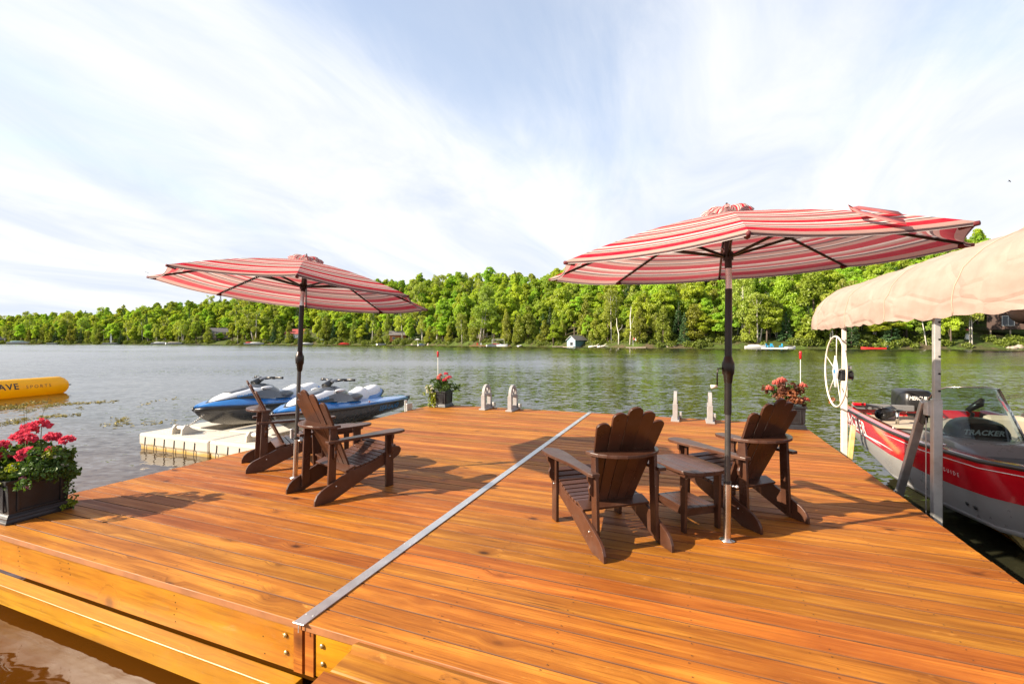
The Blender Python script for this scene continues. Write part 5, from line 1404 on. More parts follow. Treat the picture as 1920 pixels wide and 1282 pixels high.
for px_, py_, mat in ((2.125, 5.20, 'galv'), (2.10, 7.86, 'rope'), (4.90, 5.20, 'galv'), (4.90, 7.86, 'galv')):
    b = MB(); b.box((px_, py_, 0.95), (0.052 if px_ < 3 else 0.07, 0.052 if px_ < 3 else 0.07, 1.66)); b.build('post', M[mat], bl_, bevel=0.006)
    b = MB(); b.box((px_, py_, -0.25), (0.072, 0.072, 2.3)); b.build('post_sleeve', M['galv' if mat == 'galv' else 'rope'], bl_, bevel=0.006)
    for k in range(5):
        b = MB(); b.tube([(px_ + 0.004, py_ - 0.0275, 0.98 + k * 0.165), (px_ + 0.02, py_ - 0.0255, 0.98 + k * 0.165)], 0.009, 8); b.build('pin_hole', M['black'], bl_)
b = MB(); b.bar((2.09, 5.33, 0.86), (2.09, 5.98, -0.35), 0.055, 0.07, (1, 0, 0)); b.build('brace', M['galv'], bl_, bevel=0.006)
b = MB(); b.box((2.10, 5.28, 0.80), (0.06, 0.09, 0.14)); b.build('brace_plate', M['galv'], bl_, bevel=0.005)
b = MB(); b.bar((2.20, 7.80, 0.20), (2.05, 7.50, -0.45), 0.06, 0.06, (1, 0, 0)); b.build('brace', M['yellowpost'], bl_, bevel=0.005)
b = MB(); b.lathe([(0.075, -0.012), (0.06, -0.006), (0.06, 0.006), (0.075, 0.012)], 18, Matrix.Translation((2.085, 5.36, 0.70)) @ Matrix.Rotation(R(90), 4, 'Y')); b.build('pulley', M['black'], bl_, autosmooth=40)
b = MB(); b.tube([(2.085, 5.30, 0.70), (2.085, 5.30, -0.6)], 0.005, 6); b.build('cable', M['galv'], bl_)
for py_ in (5.20, 7.86):
    b = MB(); b.box((3.5, py_, -0.62), (3.0, 0.10, 0.14)); b.build('cross_beam', M['yellowpost'], bl_, bevel=0.006)
    for s in (-1, 1):
        b = MB(); b.bar((3.5 + s * 0.62, py_, -0.56), (3.5 + s * 0.85, py_, -0.28), 0.05, 0.11, (0, 1, 0)); b.build('bunk_bracket', M['yellowpost'], bl_, bevel=0.004)
for s in (-1, 1):
    b = MB(); b.box((3.5 + s * 0.62, 6.7, -0.50), (0.09, 3.6, 0.07)); b.build('bunk', M['fascia'], bl_, bevel=0.01)
for px_ in (2.125, 4.90):
    b = MB(); b.box((px_, 6.5, 1.76), (0.05, 5.2, 0.05)); b.build('canopy_rail', M['galv'], bl_)
# winch wheel
wh = MB(); WC = Vector((2.00, 7.90, 1.00)); WN = Matrix.Rotation(R(0), 3, 'Z')
def wp(a, r_, x=0): return WC + WN @ Vector((x, r_ * math.cos(a), r_ * math.sin(a)))
wh.tube([wp(2 * math.pi * k / 40, 0.535) for k in range(40)], 0.0135, 8, closed=True)
wo_ = wh.build('winch_wheel', M['rope'], bl_, True)
for k in range(5):
    a = R(97) + 2 * math.pi * k / 5
    b = MB(); b.tube([wp(a, 0.10, 0.01), wp(a, 0.53)], 0.0065, 6); b.build('wheel_spoke', M['rope'], wo_, True)
b = MB(); dm = [wp(R(90), 0.24), wp(0, 0.11), wp(R(270), 0.24), wp(R(180), 0.11)]
nrm_ = WN @ Vector((0.012, 0, 0)); b.add([q - nrm_ for q in dm] + [q + nrm_ for q in dm], [(0, 1, 2, 3), (7, 6, 5, 4)] + [(i, (i + 1) % 4, 4 + (i + 1) % 4, 4 + i) for i in range(4)])
b.build('wheel_hub_plate', M['white'], wo_)
b = MB(); b.tube([wp(0, 0, -0.014), wp(0, 0, -0.018)], 0.035, 12); b.build('hub_sticker', M['logoblue'], wo_)
b = MB(); b.tube([WC, WC + Vector((0.22, 0.02, 0))], 0.018, 10); b.build('winch_axle', M['steel'], bl_, True)
b = MB(); b.box((2.085, 7.90, 0.95), (0.09, 0.18, 0.17)); b.build('winch_box', M['black'], bl_, bevel=0.02)
b = MB(); b.lathe([(0.075, -0.035), (0.05, -0.03), (0.05, 0.03), (0.075, 0.035)], 18, Matrix.Translation((2.175, 7.88, 0.94)) @ Matrix.Rotation(R(90), 4, 'Y')); b.build('winch_drum', M['black'], bl_, autosmooth=40)
b = MB(); b.box((2.16, 7.92, 1.06), (0.10, 0.08, 0.06)); b.build('winch_motor', M['galv'], bl_, bevel=0.015)

# ------------------------------------------------------------------ red fishing boat
bt = thing('fishing_boat', 'red and grey aluminium fishing boat on the lift', 'boat', (0, 0, 0))
BX = 3.48
ST = [(9.35, .98, .345, .90, .040, -.02), (8.9, 1.02, .318, .94, -.070, -.14), (8.2, 1.045, .280, .955, -.200, -.30), (7.3, 1.06, .258, .965, -.335, -.46), (6.3, 1.065, .272, .955, -.310, -.50), (5.3, 1.04, .335, .90, -.240, -.48), (4.6, .95, .42, .74, -.120, -.44), (4.0, .70, .51, .42, .060, -.34), (3.5, .26, .60, .10, .300, .10), (3.36, .03, .63, .015, .480, .42)]
ST = [(a, b_, c_ + .04 * min(1, (9.35 - a) / 1.2), d_, e_ + .045 * min(1, (9.35 - a) / 1.2), f_ + .04) for a, b_, c_, d_, e_, f_ in ST]
def bst(Y):
    for a, c_ in zip(ST, ST[1:]):
        if c_[0] <= Y <= a[0]:
            f = (a[0] - Y) / (a[0] - c_[0]); return [p_ + (q_ - p_) * f for p_, q_ in zip(a, c_)]
    return list(ST[0] if Y > ST[0][0] else ST[-1])
def bside(Y, z, s=-1, out_=0.0):
    """point on the boat's side at height z"""
    _, w, gz, cw, cz, kz = bst(Y)
    f = (gz - z) / max(gz - cz, 1e-4)
    return Vector((BX + s * (w + (cw - w) * f + out_), Y, z))
Ys = [9.35, 9.1, 8.9, 8.55, 8.2, 7.75, 7.3, 6.8, 6.3, 5.8, 5.3, 4.95, 4.6, 4.3, 4.0, 3.75, 3.5, 3.36]
def redz(Y): 
    s = bst(Y); return max(lerp_tab([(3.4, .42), (4, .24), (5, .105), (5.6, .03), (6.3, .0), (7.2, -.015), (8.2, .015), (9.35, .06)], Y), s[4] + 0.006)
for s in (-1, 1):
    rr = [[bside(Y, bst(Y)[2], s, .006), bside(Y, bst(Y)[2] - .09, s, .012), bside(Y, (bst(Y)[2] + redz(Y)) / 2, s, .010), bside(Y, redz(Y), s, .004)] for Y in Ys]
    MB().loft(rr, False, False).build('red_side', M['red'], bt, autosmooth=40)
    rr = []
    for Y in Ys:
        q = bst(Y); rr.append([bside(Y, redz(Y) + .002, s), bside(Y, (redz(Y) + q[4]) / 2, s, .012), bside(Y, q[4], s)])
    MB().loft(rr, False, False).build('grey_side', M['hullgrey'], bt, True)
    rr = []
    for Y in Ys:
        q = bst(Y); rr.append([bside(Y, q[4] + .012, s, .008), bside(Y, q[4] - .035, s, -.002), bside(Y, q[4] - .045, s, -.06)])
    MB().loft(rr, False, False).build('white_chine', M['white'], bt, True)
    b = MB(); b.tube([bside(Y, bst(Y)[2] + .008, s, .008) for Y in Ys], .020, 8); b.build('rub_rail', M['black'], bt, True)
    b = MB(); b.tube([bside(Y, bst(Y)[2] - .055, s, .0145) for Y in Ys[:-1] if Y < 7.4], .004, 5); b.build('white_pinstripe', M['letterwhite'], bt, True)
    rr = [[Vector((BX + s * (bst(Y)[1] + .004), Y, bst(Y)[2] + .020)), Vector((BX + s * max(bst(Y)[1] - .05, 0.0), Y, bst(Y)[2] + .034)), Vector((BX + s * max(bst(Y)[1] - .13, 0.0), Y, bst(Y)[2] + .028)), Vector((BX + s * max(bst(Y)[1] - .14, 0.0), Y, bst(Y)[2] - .02))] for Y in Ys]
    MB().loft(rr, False, False).build('gunwale', M['red'], bt, True)
    rr = [[Vector((BX + s * max(bst(Y)[1] - .14, 0.0), Y, bst(Y)[2] - .01)), Vector((BX + s * max(bst(Y)[1] - .16, 0.0), Y, -.10))] for Y in Ys[:-2]]
    MB().loft(rr, False, False).build('inner_liner', M['carpet'], bt, True)
rr = []
for Y in Ys:
    q = bst(Y); rr.append([Vector((BX - q[3] + .0, Y, q[4] - .01)), Vector((BX - q[3] * .5, Y, (q[4] * .45 + q[5] * .55))), Vector((BX, Y, q[5])), Vector((BX + q[3] * .5, Y, (q[4] * .45 + q[5] * .55))), Vector((BX + q[3], Y, q[4] - .01))])
MB().loft(rr, False, False).build('hull_bottom', M['hullgrey'], bt, autosmooth=30)
q = ST[0]
MB().add([(BX - .98, 9.35, .35), (BX + .98, 9.35, .35), (BX + .90, 9.35, .05), (BX, 9.35, -.02), (BX - .90, 9.35, .05)], [(0, 1, 2, 3, 4)]).build('transom', M['red'], bt)
MB().box((BX, 6.6, -.06), (1.72, 4.2, .03)).build('floor', M['carpet'], bt)
MB().box((BX, 8.72, .20), (1.72, 1.15, .06)).build('rear_deck', M['tan'], bt, bevel=.01)
MB().box((BX, 8.17, .06), (1.70, .05, .28)).build('rear_deck_front', M['boatgrey'], bt)
MB().prism([(BX - .80, 5.5), (BX + .80, 5.5), (BX + .62, 4.6), (BX + .28, 4.1), (BX - .28, 4.1), (BX - .62, 4.6)], .26, .30).build('bow_deck', M['carpet'], bt)
# lettering on the starboard side: seen from the dock it runs towards the bow
def boat_text(txt, size, Y0, z0, mat, sp=1.0, shear=0.0, off=0.0, drop=0.0):
    tb_ = sub_mb(text_mb(txt, size, 0, shear, sp, off), .06); q = MB()
    for v in tb_.v:
        Y = Y0 - v.x; q.v.append(bside(Y, z0 + v.y + drop * v.x, -1, .0175))
    q.f = tb_.f; q.m = tb_.m; q.build('lettering', mat, bt)
boat_text('TRACKER', .245, 9.27, .148, M['letterwhite'], 1.18, 0.1, 0.005, -0.042)
boat_text('PRO', .052, 6.70, .125, M['letterwhite'], 2.6, 0.2)
boat_text('GUIDE', .056, 5.92, .135, M['letterwhite'], 1.9, 0.2, 0.0, 0.03)
for k, (Y0, Y1, za, zb_, th) in enumerate(((9.10, 7.50, .085, .045, .013), (8.40, 7.10, .050, .070, .010))):
    vs = []; N_ = 14
    for i in range(N_ + 1):
        f = i / N_; Y = Y0 + (Y1 - Y0) * f; z = za + (zb_ - za) * f + .02 * math.sin(math.pi * f); h = th * math.sin(math.pi * min(1, f * .92 + .06))
        z = max(z, redz(Y) + .01)
        vs += [bside(Y, z - h, -1, .0165), bside(Y, z + h, -1, .0165)]
    MB().add(vs, [(2 * i, 2 * i + 1, 2 * i + 3, 2 * i + 2) for i in range(N_)]).build('side_flash', M['letterwhite'], bt)
vs = [bside(6.12, .165, -1, .017), bside(5.95, .19, -1, .017), bside(6.04, .16, -1, .017), bside(6.00, .13, -1, .017), bside(6.08, .125, -1, .017), bside(6.11, .145, -1, .017)]
MB().add(vs, [tuple(range(6))]).build('emblem', M['letterwhite'], bt)
for Y in (5.66, 5.54):
    c_ = bside(Y, -.105, -1, .014); b = MB(); b.sphere(c_, (.006, .030, .020), 10, 6); b.build('drain_fitting', M['black'], bt, True)
b = MB(); p0 = Vector((BX - bst(6.05)[1] + .06, 6.05, bst(6.05)[2] + .032))
b.box(p0 + Vector((0, 0, .012)), (.03, .05, .024)); b.tube([p0 + Vector((0, -.11, .035)), p0 + Vector((0, 0, .030)), p0 + Vector((0, .11, .035))], [.008, .011, .008], 8); b.build('cleat', M['steel'], bt, True)
# console, dash, windscreen
b = MB(); rr = []
for y, x0, x1, zt in ((7.12, 2.78, 3.34, .34), (7.02, 2.72, 3.42, .40), (6.75, 2.69, 3.46, .42), (6.1, 2.68, 3.46, .425), (5.90, 2.70, 3.44, .40), (5.82, 2.76, 3.38, .33)):
    rr.append([Vector((x0, y, -.05)), Vector((x0, y, zt - .07)), Vector((x0 + .02, y, zt - .02)), Vector((x0 + .08, y, zt)), Vector((x1 - .08, y, zt)), Vector((x1 - .02, y, zt - .02)), Vector((x1, y, zt - .07)), Vector((x1, y, -.05))])
b.loft(rr, True, True); b.build('console', M['boatgrey'], bt, autosmooth=40)
b = MB(); b.loft([arch(6.38, .22, .42, .575, 13, .8), arch(6.46, .245, .42, .605, 13, .8), arch(6.62, .25, .42, .61, 13, .8), arch(6.70, .22, .42, .55, 13, .8)], True, True)
for v in b.v: v.x += 3.07
b.build('dash_pod', M['black'], bt, autosmooth=45)
tb_ = text_mb('TRACKER', .075, 0.0, 0.25, 1.05, 0.003); q = MB()
for v in tb_.v: q.v.append(Vector((2.885 + v.x, 6.366, .450 + v.y)))
q.f = tb_.f; q.m = tb_.m; q.build('dash_lettering', M['letterwhite'], bt)
m, nt, out = newmat('smoked_screen'); T = NT(nt)
gl = T.n('ShaderNodeBsdfGlossy', {'Color': (0.9, 0.95, 0.95, 1), 'Roughness': 0.03}); tr_ = T.n('ShaderNodeBsdfTransparent', {'Color': (0.46, 0.56, 0.56, 1)})
fr_ = T.n('ShaderNodeFresnel', {'IOR': 1.45}).outputs[0]
mx = T.n('ShaderNodeMixShader', {0: fr_, 1: tr_.outputs[0], 2: gl.outputs[0]}); nt.links.new(mx.outputs[0], out.inputs[0]); M['screen'] = m
scr_b = [(2.70, 6.95), (2.72, 6.55), (2.80, 6.30), (2.98, 6.18), (3.20, 6.18), (3.36, 6.30), (3.43, 6.55)]
scr_t = [(2.78, 6.98, .66), (2.79, 6.74, .88), (2.84, 6.60, .935), (2.98, 6.50, .95), (3.18, 6.50, .95), (3.29, 6.60, .93), (3.36, 6.76, .82)]
rr = [[Vector((x, y, .415)) for x, y in scr_b], [Vector(((a[0] + t_[0]) / 2, (a[1] + t_[1]) / 2, .43 + (t_[2] - .43) * .55)) for a, t_ in zip(scr_b, scr_t)], [Vector(t_) for t_ in scr_t]]
ws = MB().loft(rr, False, False).build('windscreen', M['screen'], bt, True)
b = MB(); b.tube([Vector(t_) for t_ in scr_t], .008, 6); b.build('screen_frame', M['steel'], ws, True)
b = MB(); b.tube([Vector((x, y, .418)) for x, y in scr_b], .009, 6); b.build('screen_frame', M['black'], ws, True)
b = MB(); b.tube([Vector((3.36, 6.30, .42)), Vector((3.29, 6.60, .93))], .013, 6); b.build('screen_frame', M['steel'], ws, True)
b = MB(); b.tube([(3.15, 6.85, .45), (3.17, 6.82, .62), (3.12, 6.80, .66), (3.22, 6.80, .74), (3.25, 6.80, .80)], [.02, .02, .03, .045, .02], 8); b.build('fish_finder_mount', M['black'], bt, True)
# seats
for x, y in ((3.66, 7.15), (4.25, 7.6)):
    b = MB(); b.box((x, y, .22), (.46, .42, .12)); b.build('seat_cushion', M['tan'], bt, bevel=.04)
    b = MB(); b.box((x, y + .20, .38), (.46, .12, .34)); b.build('seat_back', M['tan'], bt, bevel=.05)
    b = MB(); b.tube([(x, y, -.05), (x, y, .16)], .03, 10); b.build('seat_post', M['steel'], bt)
b = MB(); b.box((4.20, 6.3, .30), (.62, .50, .72)); b.build('port_console', M['boatgrey'], bt, bevel=.06)
b = MB(); b.tube([(2.92, 8.35, .23), (2.92, 8.35, .42)], [.022, .022], 10); b.build('pedestal', M['steel'], bt, True)
b = MB(); b.tube([(2.92, 8.35, .41), (2.92, 8.35, .44)], [.03, .075], 12); b.build('pedestal_head', M['black'], bt, True)
b = MB(); b.tube([(2.78, 8.62, .33), (2.80, 8.60, .33), (3.05, 8.95, .34), (3.07, 8.97, .34)], [.05, .085, .085, .05], 14); b.build('black_fender', M['black'], bt, True)
b = MB(); b.box((2.72, 9.28, .40), (.18, .10, .05)); b.build('corner_cap', M['red'], bt, bevel=.015)
b = MB(); b.tube([(2.80, 9.2, .40), (2.95, 9.0, .38), (3.0, 8.95, .30)], .022, 8); b.build('tie_strap', M['black'], bt, True)
b = MB(); b.box((3.05, 9.30, .36), (.85, .06, .10)); b.build('transom_cap', M['boatgrey'], bt, bevel=.015)
om = thing('outboard_motor', 'black outboard motor with red stripes on the back of the red boat', 'outboard motor', (3.56, 9.62, 0.03))
def rrect(w, d_, z, r=.3, n=24):
    o_ = []
    for k in range(n):
        a = 2 * math.pi * k / n; c, s = math.cos(a), math.sin(a)
        o_.append((w * math.copysign(abs(c) ** .45, c), d_ * math.copysign(abs(s) ** .45, s), z))
    return o_
MB().loft([rrect(.15, .20, .10), rrect(.20, .28, .14), rrect(.215, .30, .25)], True, True).build('lower_cowl', M['black'], om, autosmooth=50)
MB().loft([rrect(.222, .31, .25), rrect(.222, .31, .285)], True, True).build('red_stripe', M['red'], om, autosmooth=50)
MB().loft([rrect(.215, .30, .285), rrect(.225, .315, .42), rrect(.215, .30, .56), rrect(.175, .25, .615), rrect(.10, .16, .625)], True, True).build('upper_cowl', M['black'], om, autosmooth=50)
MB().box((0, 0.0, -.25), (.10, .18, .72)).build('drive_leg', M['black'], om, bevel=.02)
MB().box((0, -.28, .10), (.20, .16, .22)).build('clamp_bracket', M['black'], om, bevel=.02)
tb_ = text_mb('MERCURY', .085, 0, 0.15, 1.0, 0.002); q = MB()
for v in tb_.v: q.v.append(Vector((-.15 + v.x * .72, -.318, .47 + v.y)))
q.f = tb_.f; q.m = tb_.m; q.build('lettering', M['letterwhite'], om)
MB().loft([rrect(.05, .03, .624), rrect(.06, .035, .634), rrect(.03, .02, .638)], True, True).build('top_latch', M['steel'], om, autosmooth=40)

for o_ in bt.children:
    if o_.name.split('.')[0] in ('console', 'dash_pod', 'dash_lettering', 'windscreen', 'fish_finder_mount'): o_.location.x -= 0.08

# ------------------------------------------------------------------ houses, boats and docks on the far shore
M['tealwall'] = plain('teal_siding', (0.09, 0.18, 0.21), 0.7, var=0.1, scale=1)
M['palewall'] = plain('pale_teal', (0.22, 0.33, 0.36), 0.7, var=0.08, scale=1)
M['roofgrey'] = plain('grey_shingles', (0.16, 0.145, 0.14), 0.85, var=0.25, scale=2)
M['roofred'] = plain('red_roof', (0.30, 0.05, 0.04), 0.6, var=0.15, scale=1)
M['tanwall'] = plain('tan_wall', (0.50, 0.36, 0.24), 0.75, var=0.1, scale=1)
M['brownwall'] = plain('brown_wall', (0.050, 0.026, 0.018), 0.75, var=0.15, scale=1)
M['orangewall'] = plain('orange_wall', (0.40, 0.14, 0.045), 0.7, var=0.15, scale=1)
M['trim'] = plain('white_trim', (0.68, 0.68, 0.66), 0.5, var=0.05)
M['glassdark'] = plain('dark_window_glass', (0.03, 0.035, 0.04), 0.08, var=0.1)
M['dockgrey'] = plain('weathered_planks', (0.32, 0.26, 0.20), 0.85, var=0.2, scale=1)
M['dockorange'] = plain('orange_planks', (0.48, 0.26, 0.12), 0.7, var=0.15, scale=1)
M['chairblue'] = plain('blue_plastic', (0.02, 0.30, 0.55), 0.4, var=0.08)
M['chairred'] = plain('red_plastic', (0.52, 0.03, 0.03), 0.4, var=0.08)
M['darkboat'] = plain('dark_boat', (0.03, 0.035, 0.05), 0.3)
M['boatblue'] = plain('blue_boat_cover', (0.03, 0.06, 0.20), 0.5)
M['lawn'] = plain('lawn', (0.13, 0.20, 0.03), 0.9, var=0.25, scale=0.5, bump=0.6)
M['rock'] = plain('rock', (0.34, 0.28, 0.22), 0.9, var=0.25, scale=1.2, bump=0.9, bscale=5)
def facing(xc): 
    p = bearing(xc, 1, 0); return math.atan2(p.y, p.x) - math.pi / 2      # local +y points away from the dock
def house(name, label, xc, back, z, w, d_, h, rise, wall, roof, rz=0.0, wins=(), door=None, front=None, ridge='x', balcony=None, over=0.5):
    o = thing(name, label, 'building', bearing(xc, shore(xc) + back, z), facing(xc) + rz)
    if ridge == 'x':
        b = MB(); b.box((0, 0, h / 2), (w, d_, h))
        b.add([(-w / 2, -d_ / 2, h), (-w / 2, d_ / 2, h), (-w / 2, 0, h + rise), (w / 2, -d_ / 2, h), (w / 2, d_ / 2, h), (w / 2, 0, h + rise)], [(0, 1, 2), (3, 5, 4)])
        b.build('wall', wall, o)
        b = MB(); t_ = 0.18; ov = over
        for s in (-1, 1):
            e = s * (d_ / 2 + ov); ez = h - rise * ov / (d_ / 2)
            b.add([(-w / 2 - ov, e, ez), (w / 2 + ov, e, ez), (w / 2 + ov, 0, h + rise), (-w / 2 - ov, 0, h + rise), (-w / 2 - ov, e, ez + t_), (w / 2 + ov, e, ez + t_), (w / 2 + ov, 0, h + rise + t_), (-w / 2 - ov, 0, h + rise + t_)],
                  [(3, 2, 1, 0), (4, 5, 6, 7), (0, 1, 5, 4), (1, 2, 6, 5), (3, 0, 4, 7)])
        b.build('roof', roof, o)
    else:
        b = MB(); b.box((0, 0, h / 2), (w, d_, h)); b.build('wall', wall, o)
        b = MB(); b.add([(-w / 2, -d_ / 2 - .004, h), (w / 2, -d_ / 2 - .004, h), (0, -d_ / 2 - .004, h + rise), (-w / 2, d_ / 2, h), (w / 2, d_ / 2, h), (0, d_ / 2, h + rise)], [(0, 1, 2), (3, 5, 4)]); b.build('gable', front or wall, o)
        b = MB(); t_ = 0.16; ov = over
        for s in (-1, 1):
            e = s * (w / 2 + ov); ez = h - rise * ov / (w / 2)
            b.add([(e, -d_ / 2 - ov, ez), (e, d_ / 2 + ov, ez), (0, d_ / 2 + ov, h + rise), (0, -d_ / 2 - ov, h + rise), (e, -d_ / 2 - ov, ez + t_), (e, d_ / 2 + ov, ez + t_), (0, d_ / 2 + ov, h + rise + t_), (0, -d_ / 2 - ov, h + rise + t_)],
                  [(3, 2, 1, 0), (4, 5, 6, 7), (0, 1, 5, 4), (1, 2, 6, 5), (3, 0, 4, 7)])
        b.build('roof', roof, o)
        b = MB()
        for s in (-1, 1): b.bar((s * (w / 2 + ov), -d_ / 2 - ov - .03, h - rise * ov / (w / 2) + .02), (0, -d_ / 2 - ov - .03, h + rise + .02), .06, .24, (0, 1, 0))
        b.build('bargeboard', M['trim'], o)
        if front:
            MB().box((0, -d_ / 2 - .012, h / 2), (w - .04, .02, h - .02)).build('front_wall', front, o)
    for x, zz, ww, hh in wins:
        fr = MB(); fr.box((x, -d_ / 2 - .05, zz), (ww + .2, .07, hh + .2)); fo_ = fr.build('window', M['trim'], o)
        MB().box((x, -d_ / 2 - .095, zz), (ww, .02, hh)).build('pane', M['glassdark'], fo_)
        MB().box((x, -d_ / 2 - .112, zz), (.07, .015, hh)).build('glazing_bar', M['trim'], fo_)
    if door:
        x, ww, hh, mt = door; MB().box((x, -d_ / 2 - .05, hh / 2), (ww, .06, hh)).build('door', mt, o)
    if balcony:
        for zz in balcony:
            q = MB().box((0, -d_ / 2 - .7, zz), (w * .96, 1.3, .18)).build('balcony', M['tanwall'], o)
            b = MB(); b.box((0, -d_ / 2 - 1.3, zz + .95), (w * .96, .08, .10))
            for k in range(9): b.box((-w * .47 + w * .94 * k / 8, -d_ / 2 - 1.3, zz + .52), (.10, .08, .80))
            b.build('railing', M['trim'], q)
    return o
house('boathouse', 'small teal boathouse with grey roof standing over the water', 1082, 1.0, WATER_Z + 0.25, 3.9, 7.0, 2.4, 1.55, M['tealwall'], M['roofgrey'], rz=R(-38), wins=(), door=None, front=M['palewall'], ridge='y', over=0.3)
bh = [o for o in col.objects if o.name.startswith('boathouse')][0]
q = MB().box((0.25, -3.56, 1.0), (1.6, .07, 1.5)).build('boat_door', M['trim'], bh); MB().box((0.25, -3.60, 1.0), (1.35, .02, 1.25)).build('door_opening', M['glassdark'], q)
MB().box((0, -0.6, -0.12), (4.9, 9.4, .22)).build('platform', M['dockgrey'], bh)
house('lodge', 'tan three storey lodge with balconies among the left shore trees', 409, 16, 1.5, 12, 9, 8.0, 3.0, M['tanwall'], M['roofgrey'], rz=R(10), wins=[(x, z, 1.5, 1.6) for z in (1.8, 4.4, 6.8) for x in (-4.2, -1.4, 1.4, 4.2)], balcony=(3.2, 6.1))
house('cottage', 'white cottage with red roof behind the left parasol pole', 556, 22, 3.0, 13, 8, 4.5, 3.2, M['trim'], M['roofred'], rz=R(-25), wins=[(x, 2.4, 1.3, 1.4) for x in (-4, 0, 4)])
house('cabin', 'orange brown cabin half hidden by shore trees below the left parasol', 746, 9, 1.6, 9, 6, 4.0, 2.0, M['orangewall'], M['roofgrey'], wins=[(-2.4, 2.0, 1.3, 1.3), (2.2, 2.0, 1.3, 1.3)])
house('gazebo_house', 'small white gabled house front peeking through trees above the leaning birches', 864, 17, 8.5, 5, 5, 3.0, 1.8, M['trim'], M['roofgrey'], wins=[(0, 1.6, 1.6, 1.2)], ridge='y')
house('cottage', 'dark brown house on posts at the right edge under the canopy', 1915, 9, 4.9, 13, 7, 5.5, 2.6, M['brownwall'], M['roofgrey'], wins=[(-2.4, 2.4, 2.2, 2.6), (2.6, 2.4, 2.2, 2.6)])
hb = [o for o in col.objects if o.get('label', '').startswith('dark brown house')][0]
for x in (-5.8, -2, 2, 5.8):
    MB().box((x, -3.0, -1.7), (.3, .3, 3.4)).build('support_post', M['dockgrey'], hb)
house('shed', 'dark brown low boathouse at the far left edge of the far shore', -8, 3, WATER_Z + .3, 14, 8, 4.0, 2.6, M['brownwall'], M['roofgrey'], wins=[(-2.5, 1.8, 1.5, 1.3), (3, 1.8, 1.5, 1.3)])

def far_dock(name, label, xc, off, w, d_, mat, rz=0.0, z=0.35):
    o = thing(name, label, 'dock', bearing(xc, shore(xc) + off, WATER_Z), facing(xc) + rz, 'docks along the far shore')
    MB().box((0, 0, z - .08), (w, d_, .16)).build('deck', mat, o)
    for s in (-1, 1):
        for e in (-1, 1): MB().box((s * (w / 2 - .2), e * (d_ / 2 - .2), z - .7), (.18, .18, 1.4)).build('pile', M['dockgrey'], o)
    MB().box((0, -d_ / 2 - .03, z - .12), (w, .05, .30)).build('fascia', mat, o)
    return o
far_dock('shore_dock', 'orange planked dock with a red chair left of moored boats', 898, -3.5, 8.5, 3.4, M['dockorange'])
far_dock('shore_dock', 'low wooden dock just left of the teal boathouse', 1046, -1.5, 4.4, 3.0, M['dockgrey'])
far_dock('shore_dock', 'long thin pale dock near the red and white flag', 1192, -2.0, 6.0, 2.0, M['dockgrey'])
far_dock('shore_dock', 'orange planked dock carrying a red boat below the left parasol', 646, -2.5, 14, 3.0, M['dockorange'])
far_dock('shore_dock', 'pale dock under the white far parasol', 782, -1.0, 12, 3.0, M['dockgrey'])
far_dock('shore_dock', 'grey dock below the tan lodge lawn', 366, -2.0, 16, 4.0, M['dockgrey'])
far_dock('shore_dock', 'sandy coloured dock near the far left shore', 70, -2.0, 24, 4.0, M['dockorange'])
far_dock('swim_raft', 'white swim raft with blue chairs right of the right parasol pole', 1452, -3.6, 6.2, 3.4, M['trim'])

def small_boat(name, label, xc, off, L_, w, h, mat, top=None, rz=0.0, motor=False, screen=False):
    o = thing(name, label, 'boat', bearing(xc, shore(xc) + off, WATER_Z), facing(xc) + rz, 'small boats along the far shore')
    rr = []
    for f, k, rise in ((-.5, .82, 0), (-.3, .96, 0), (0, 1, .02), (.25, .86, .08), (.4, .55, .16), (.5, .04, .25)):
        x = f * L_; ww = w / 2 * k; t_ = h + rise * h * 1.6
        rr.append([(x, -ww, t_), (x, -ww * .85, h * .35), (x, -ww * .5, -.12), (x, ww * .5, -.12), (x, ww * .85, h * .35), (x, ww, t_), (x, ww * .8, t_ - .04), (x, 0, t_ - .10), (x, -ww * .8, t_ - .04)])
    MB().loft(rr, True, True).build('hull', mat, o, autosmooth=40)
    if top: MB().loft([arch(0, w * .36, h * .9, h * 1.35), ] and [[(q[1] + x_, q[0], q[2]) for q in arch(0, w * .40 * k, h * .8, h * (1.0 + .5 * k))] for x_, k in ((-L_ * .36, .5), (-L_ * .2, 1), (L_ * .12, .9), (L_ * .3, .4))], True, True).build('cover', top, o, autosmooth=40)
    if motor:
        MB().box((-L_ * .53, 0, h + .25), (.35, .3, .55)).build('motor', M['darkboat'], o, bevel=.05)
    if screen:
        MB().add([(0, -w * .38, h), (0, w * .38, h), (-.35, w * .32, h + .5), (-.35, -w * .32, h + .5)], [(0, 1, 2, 3)]).build('windscreen', M['glassdark'], o)
    return o
small_boat('rowing_boat', 'small red rowing boat with outboard below the low maples', 1638, -1.6, 5.4, 1.6, .45, M['chairred'], rz=R(180), motor=True)
small_boat('motor_boat', 'white motorboat with dark cover moored right of the orange far dock', 924, -4.0, 5.6, 2.0, .7, M['trim'], M['darkboat'], rz=R(15), screen=True)
small_boat('motor_boat', 'white outboard boat behind the other one at the far dock', 942, -3.0, 5.0, 1.9, .8, M['trim'], M['darkboat'], rz=R(-30), motor=True)
small_boat('rowing_boat', 'tiny white boat between the moored boats and the boathouse', 974, -1.5, 3.4, 1.4, .5, M['trim'], rz=R(70))
small_boat('pedal_boat', 'round white pedal boat left of the blue chairs', 1416, -3.8, 5.2, 2.6, .8, M['trim'], M['trim'], rz=R(5))
small_boat('motor_boat', 'small white jet boat right of the blue chair raft', 1481, -2.8, 2.8, 1.2, .6, M['trim'], M['darkboat'], rz=R(20))
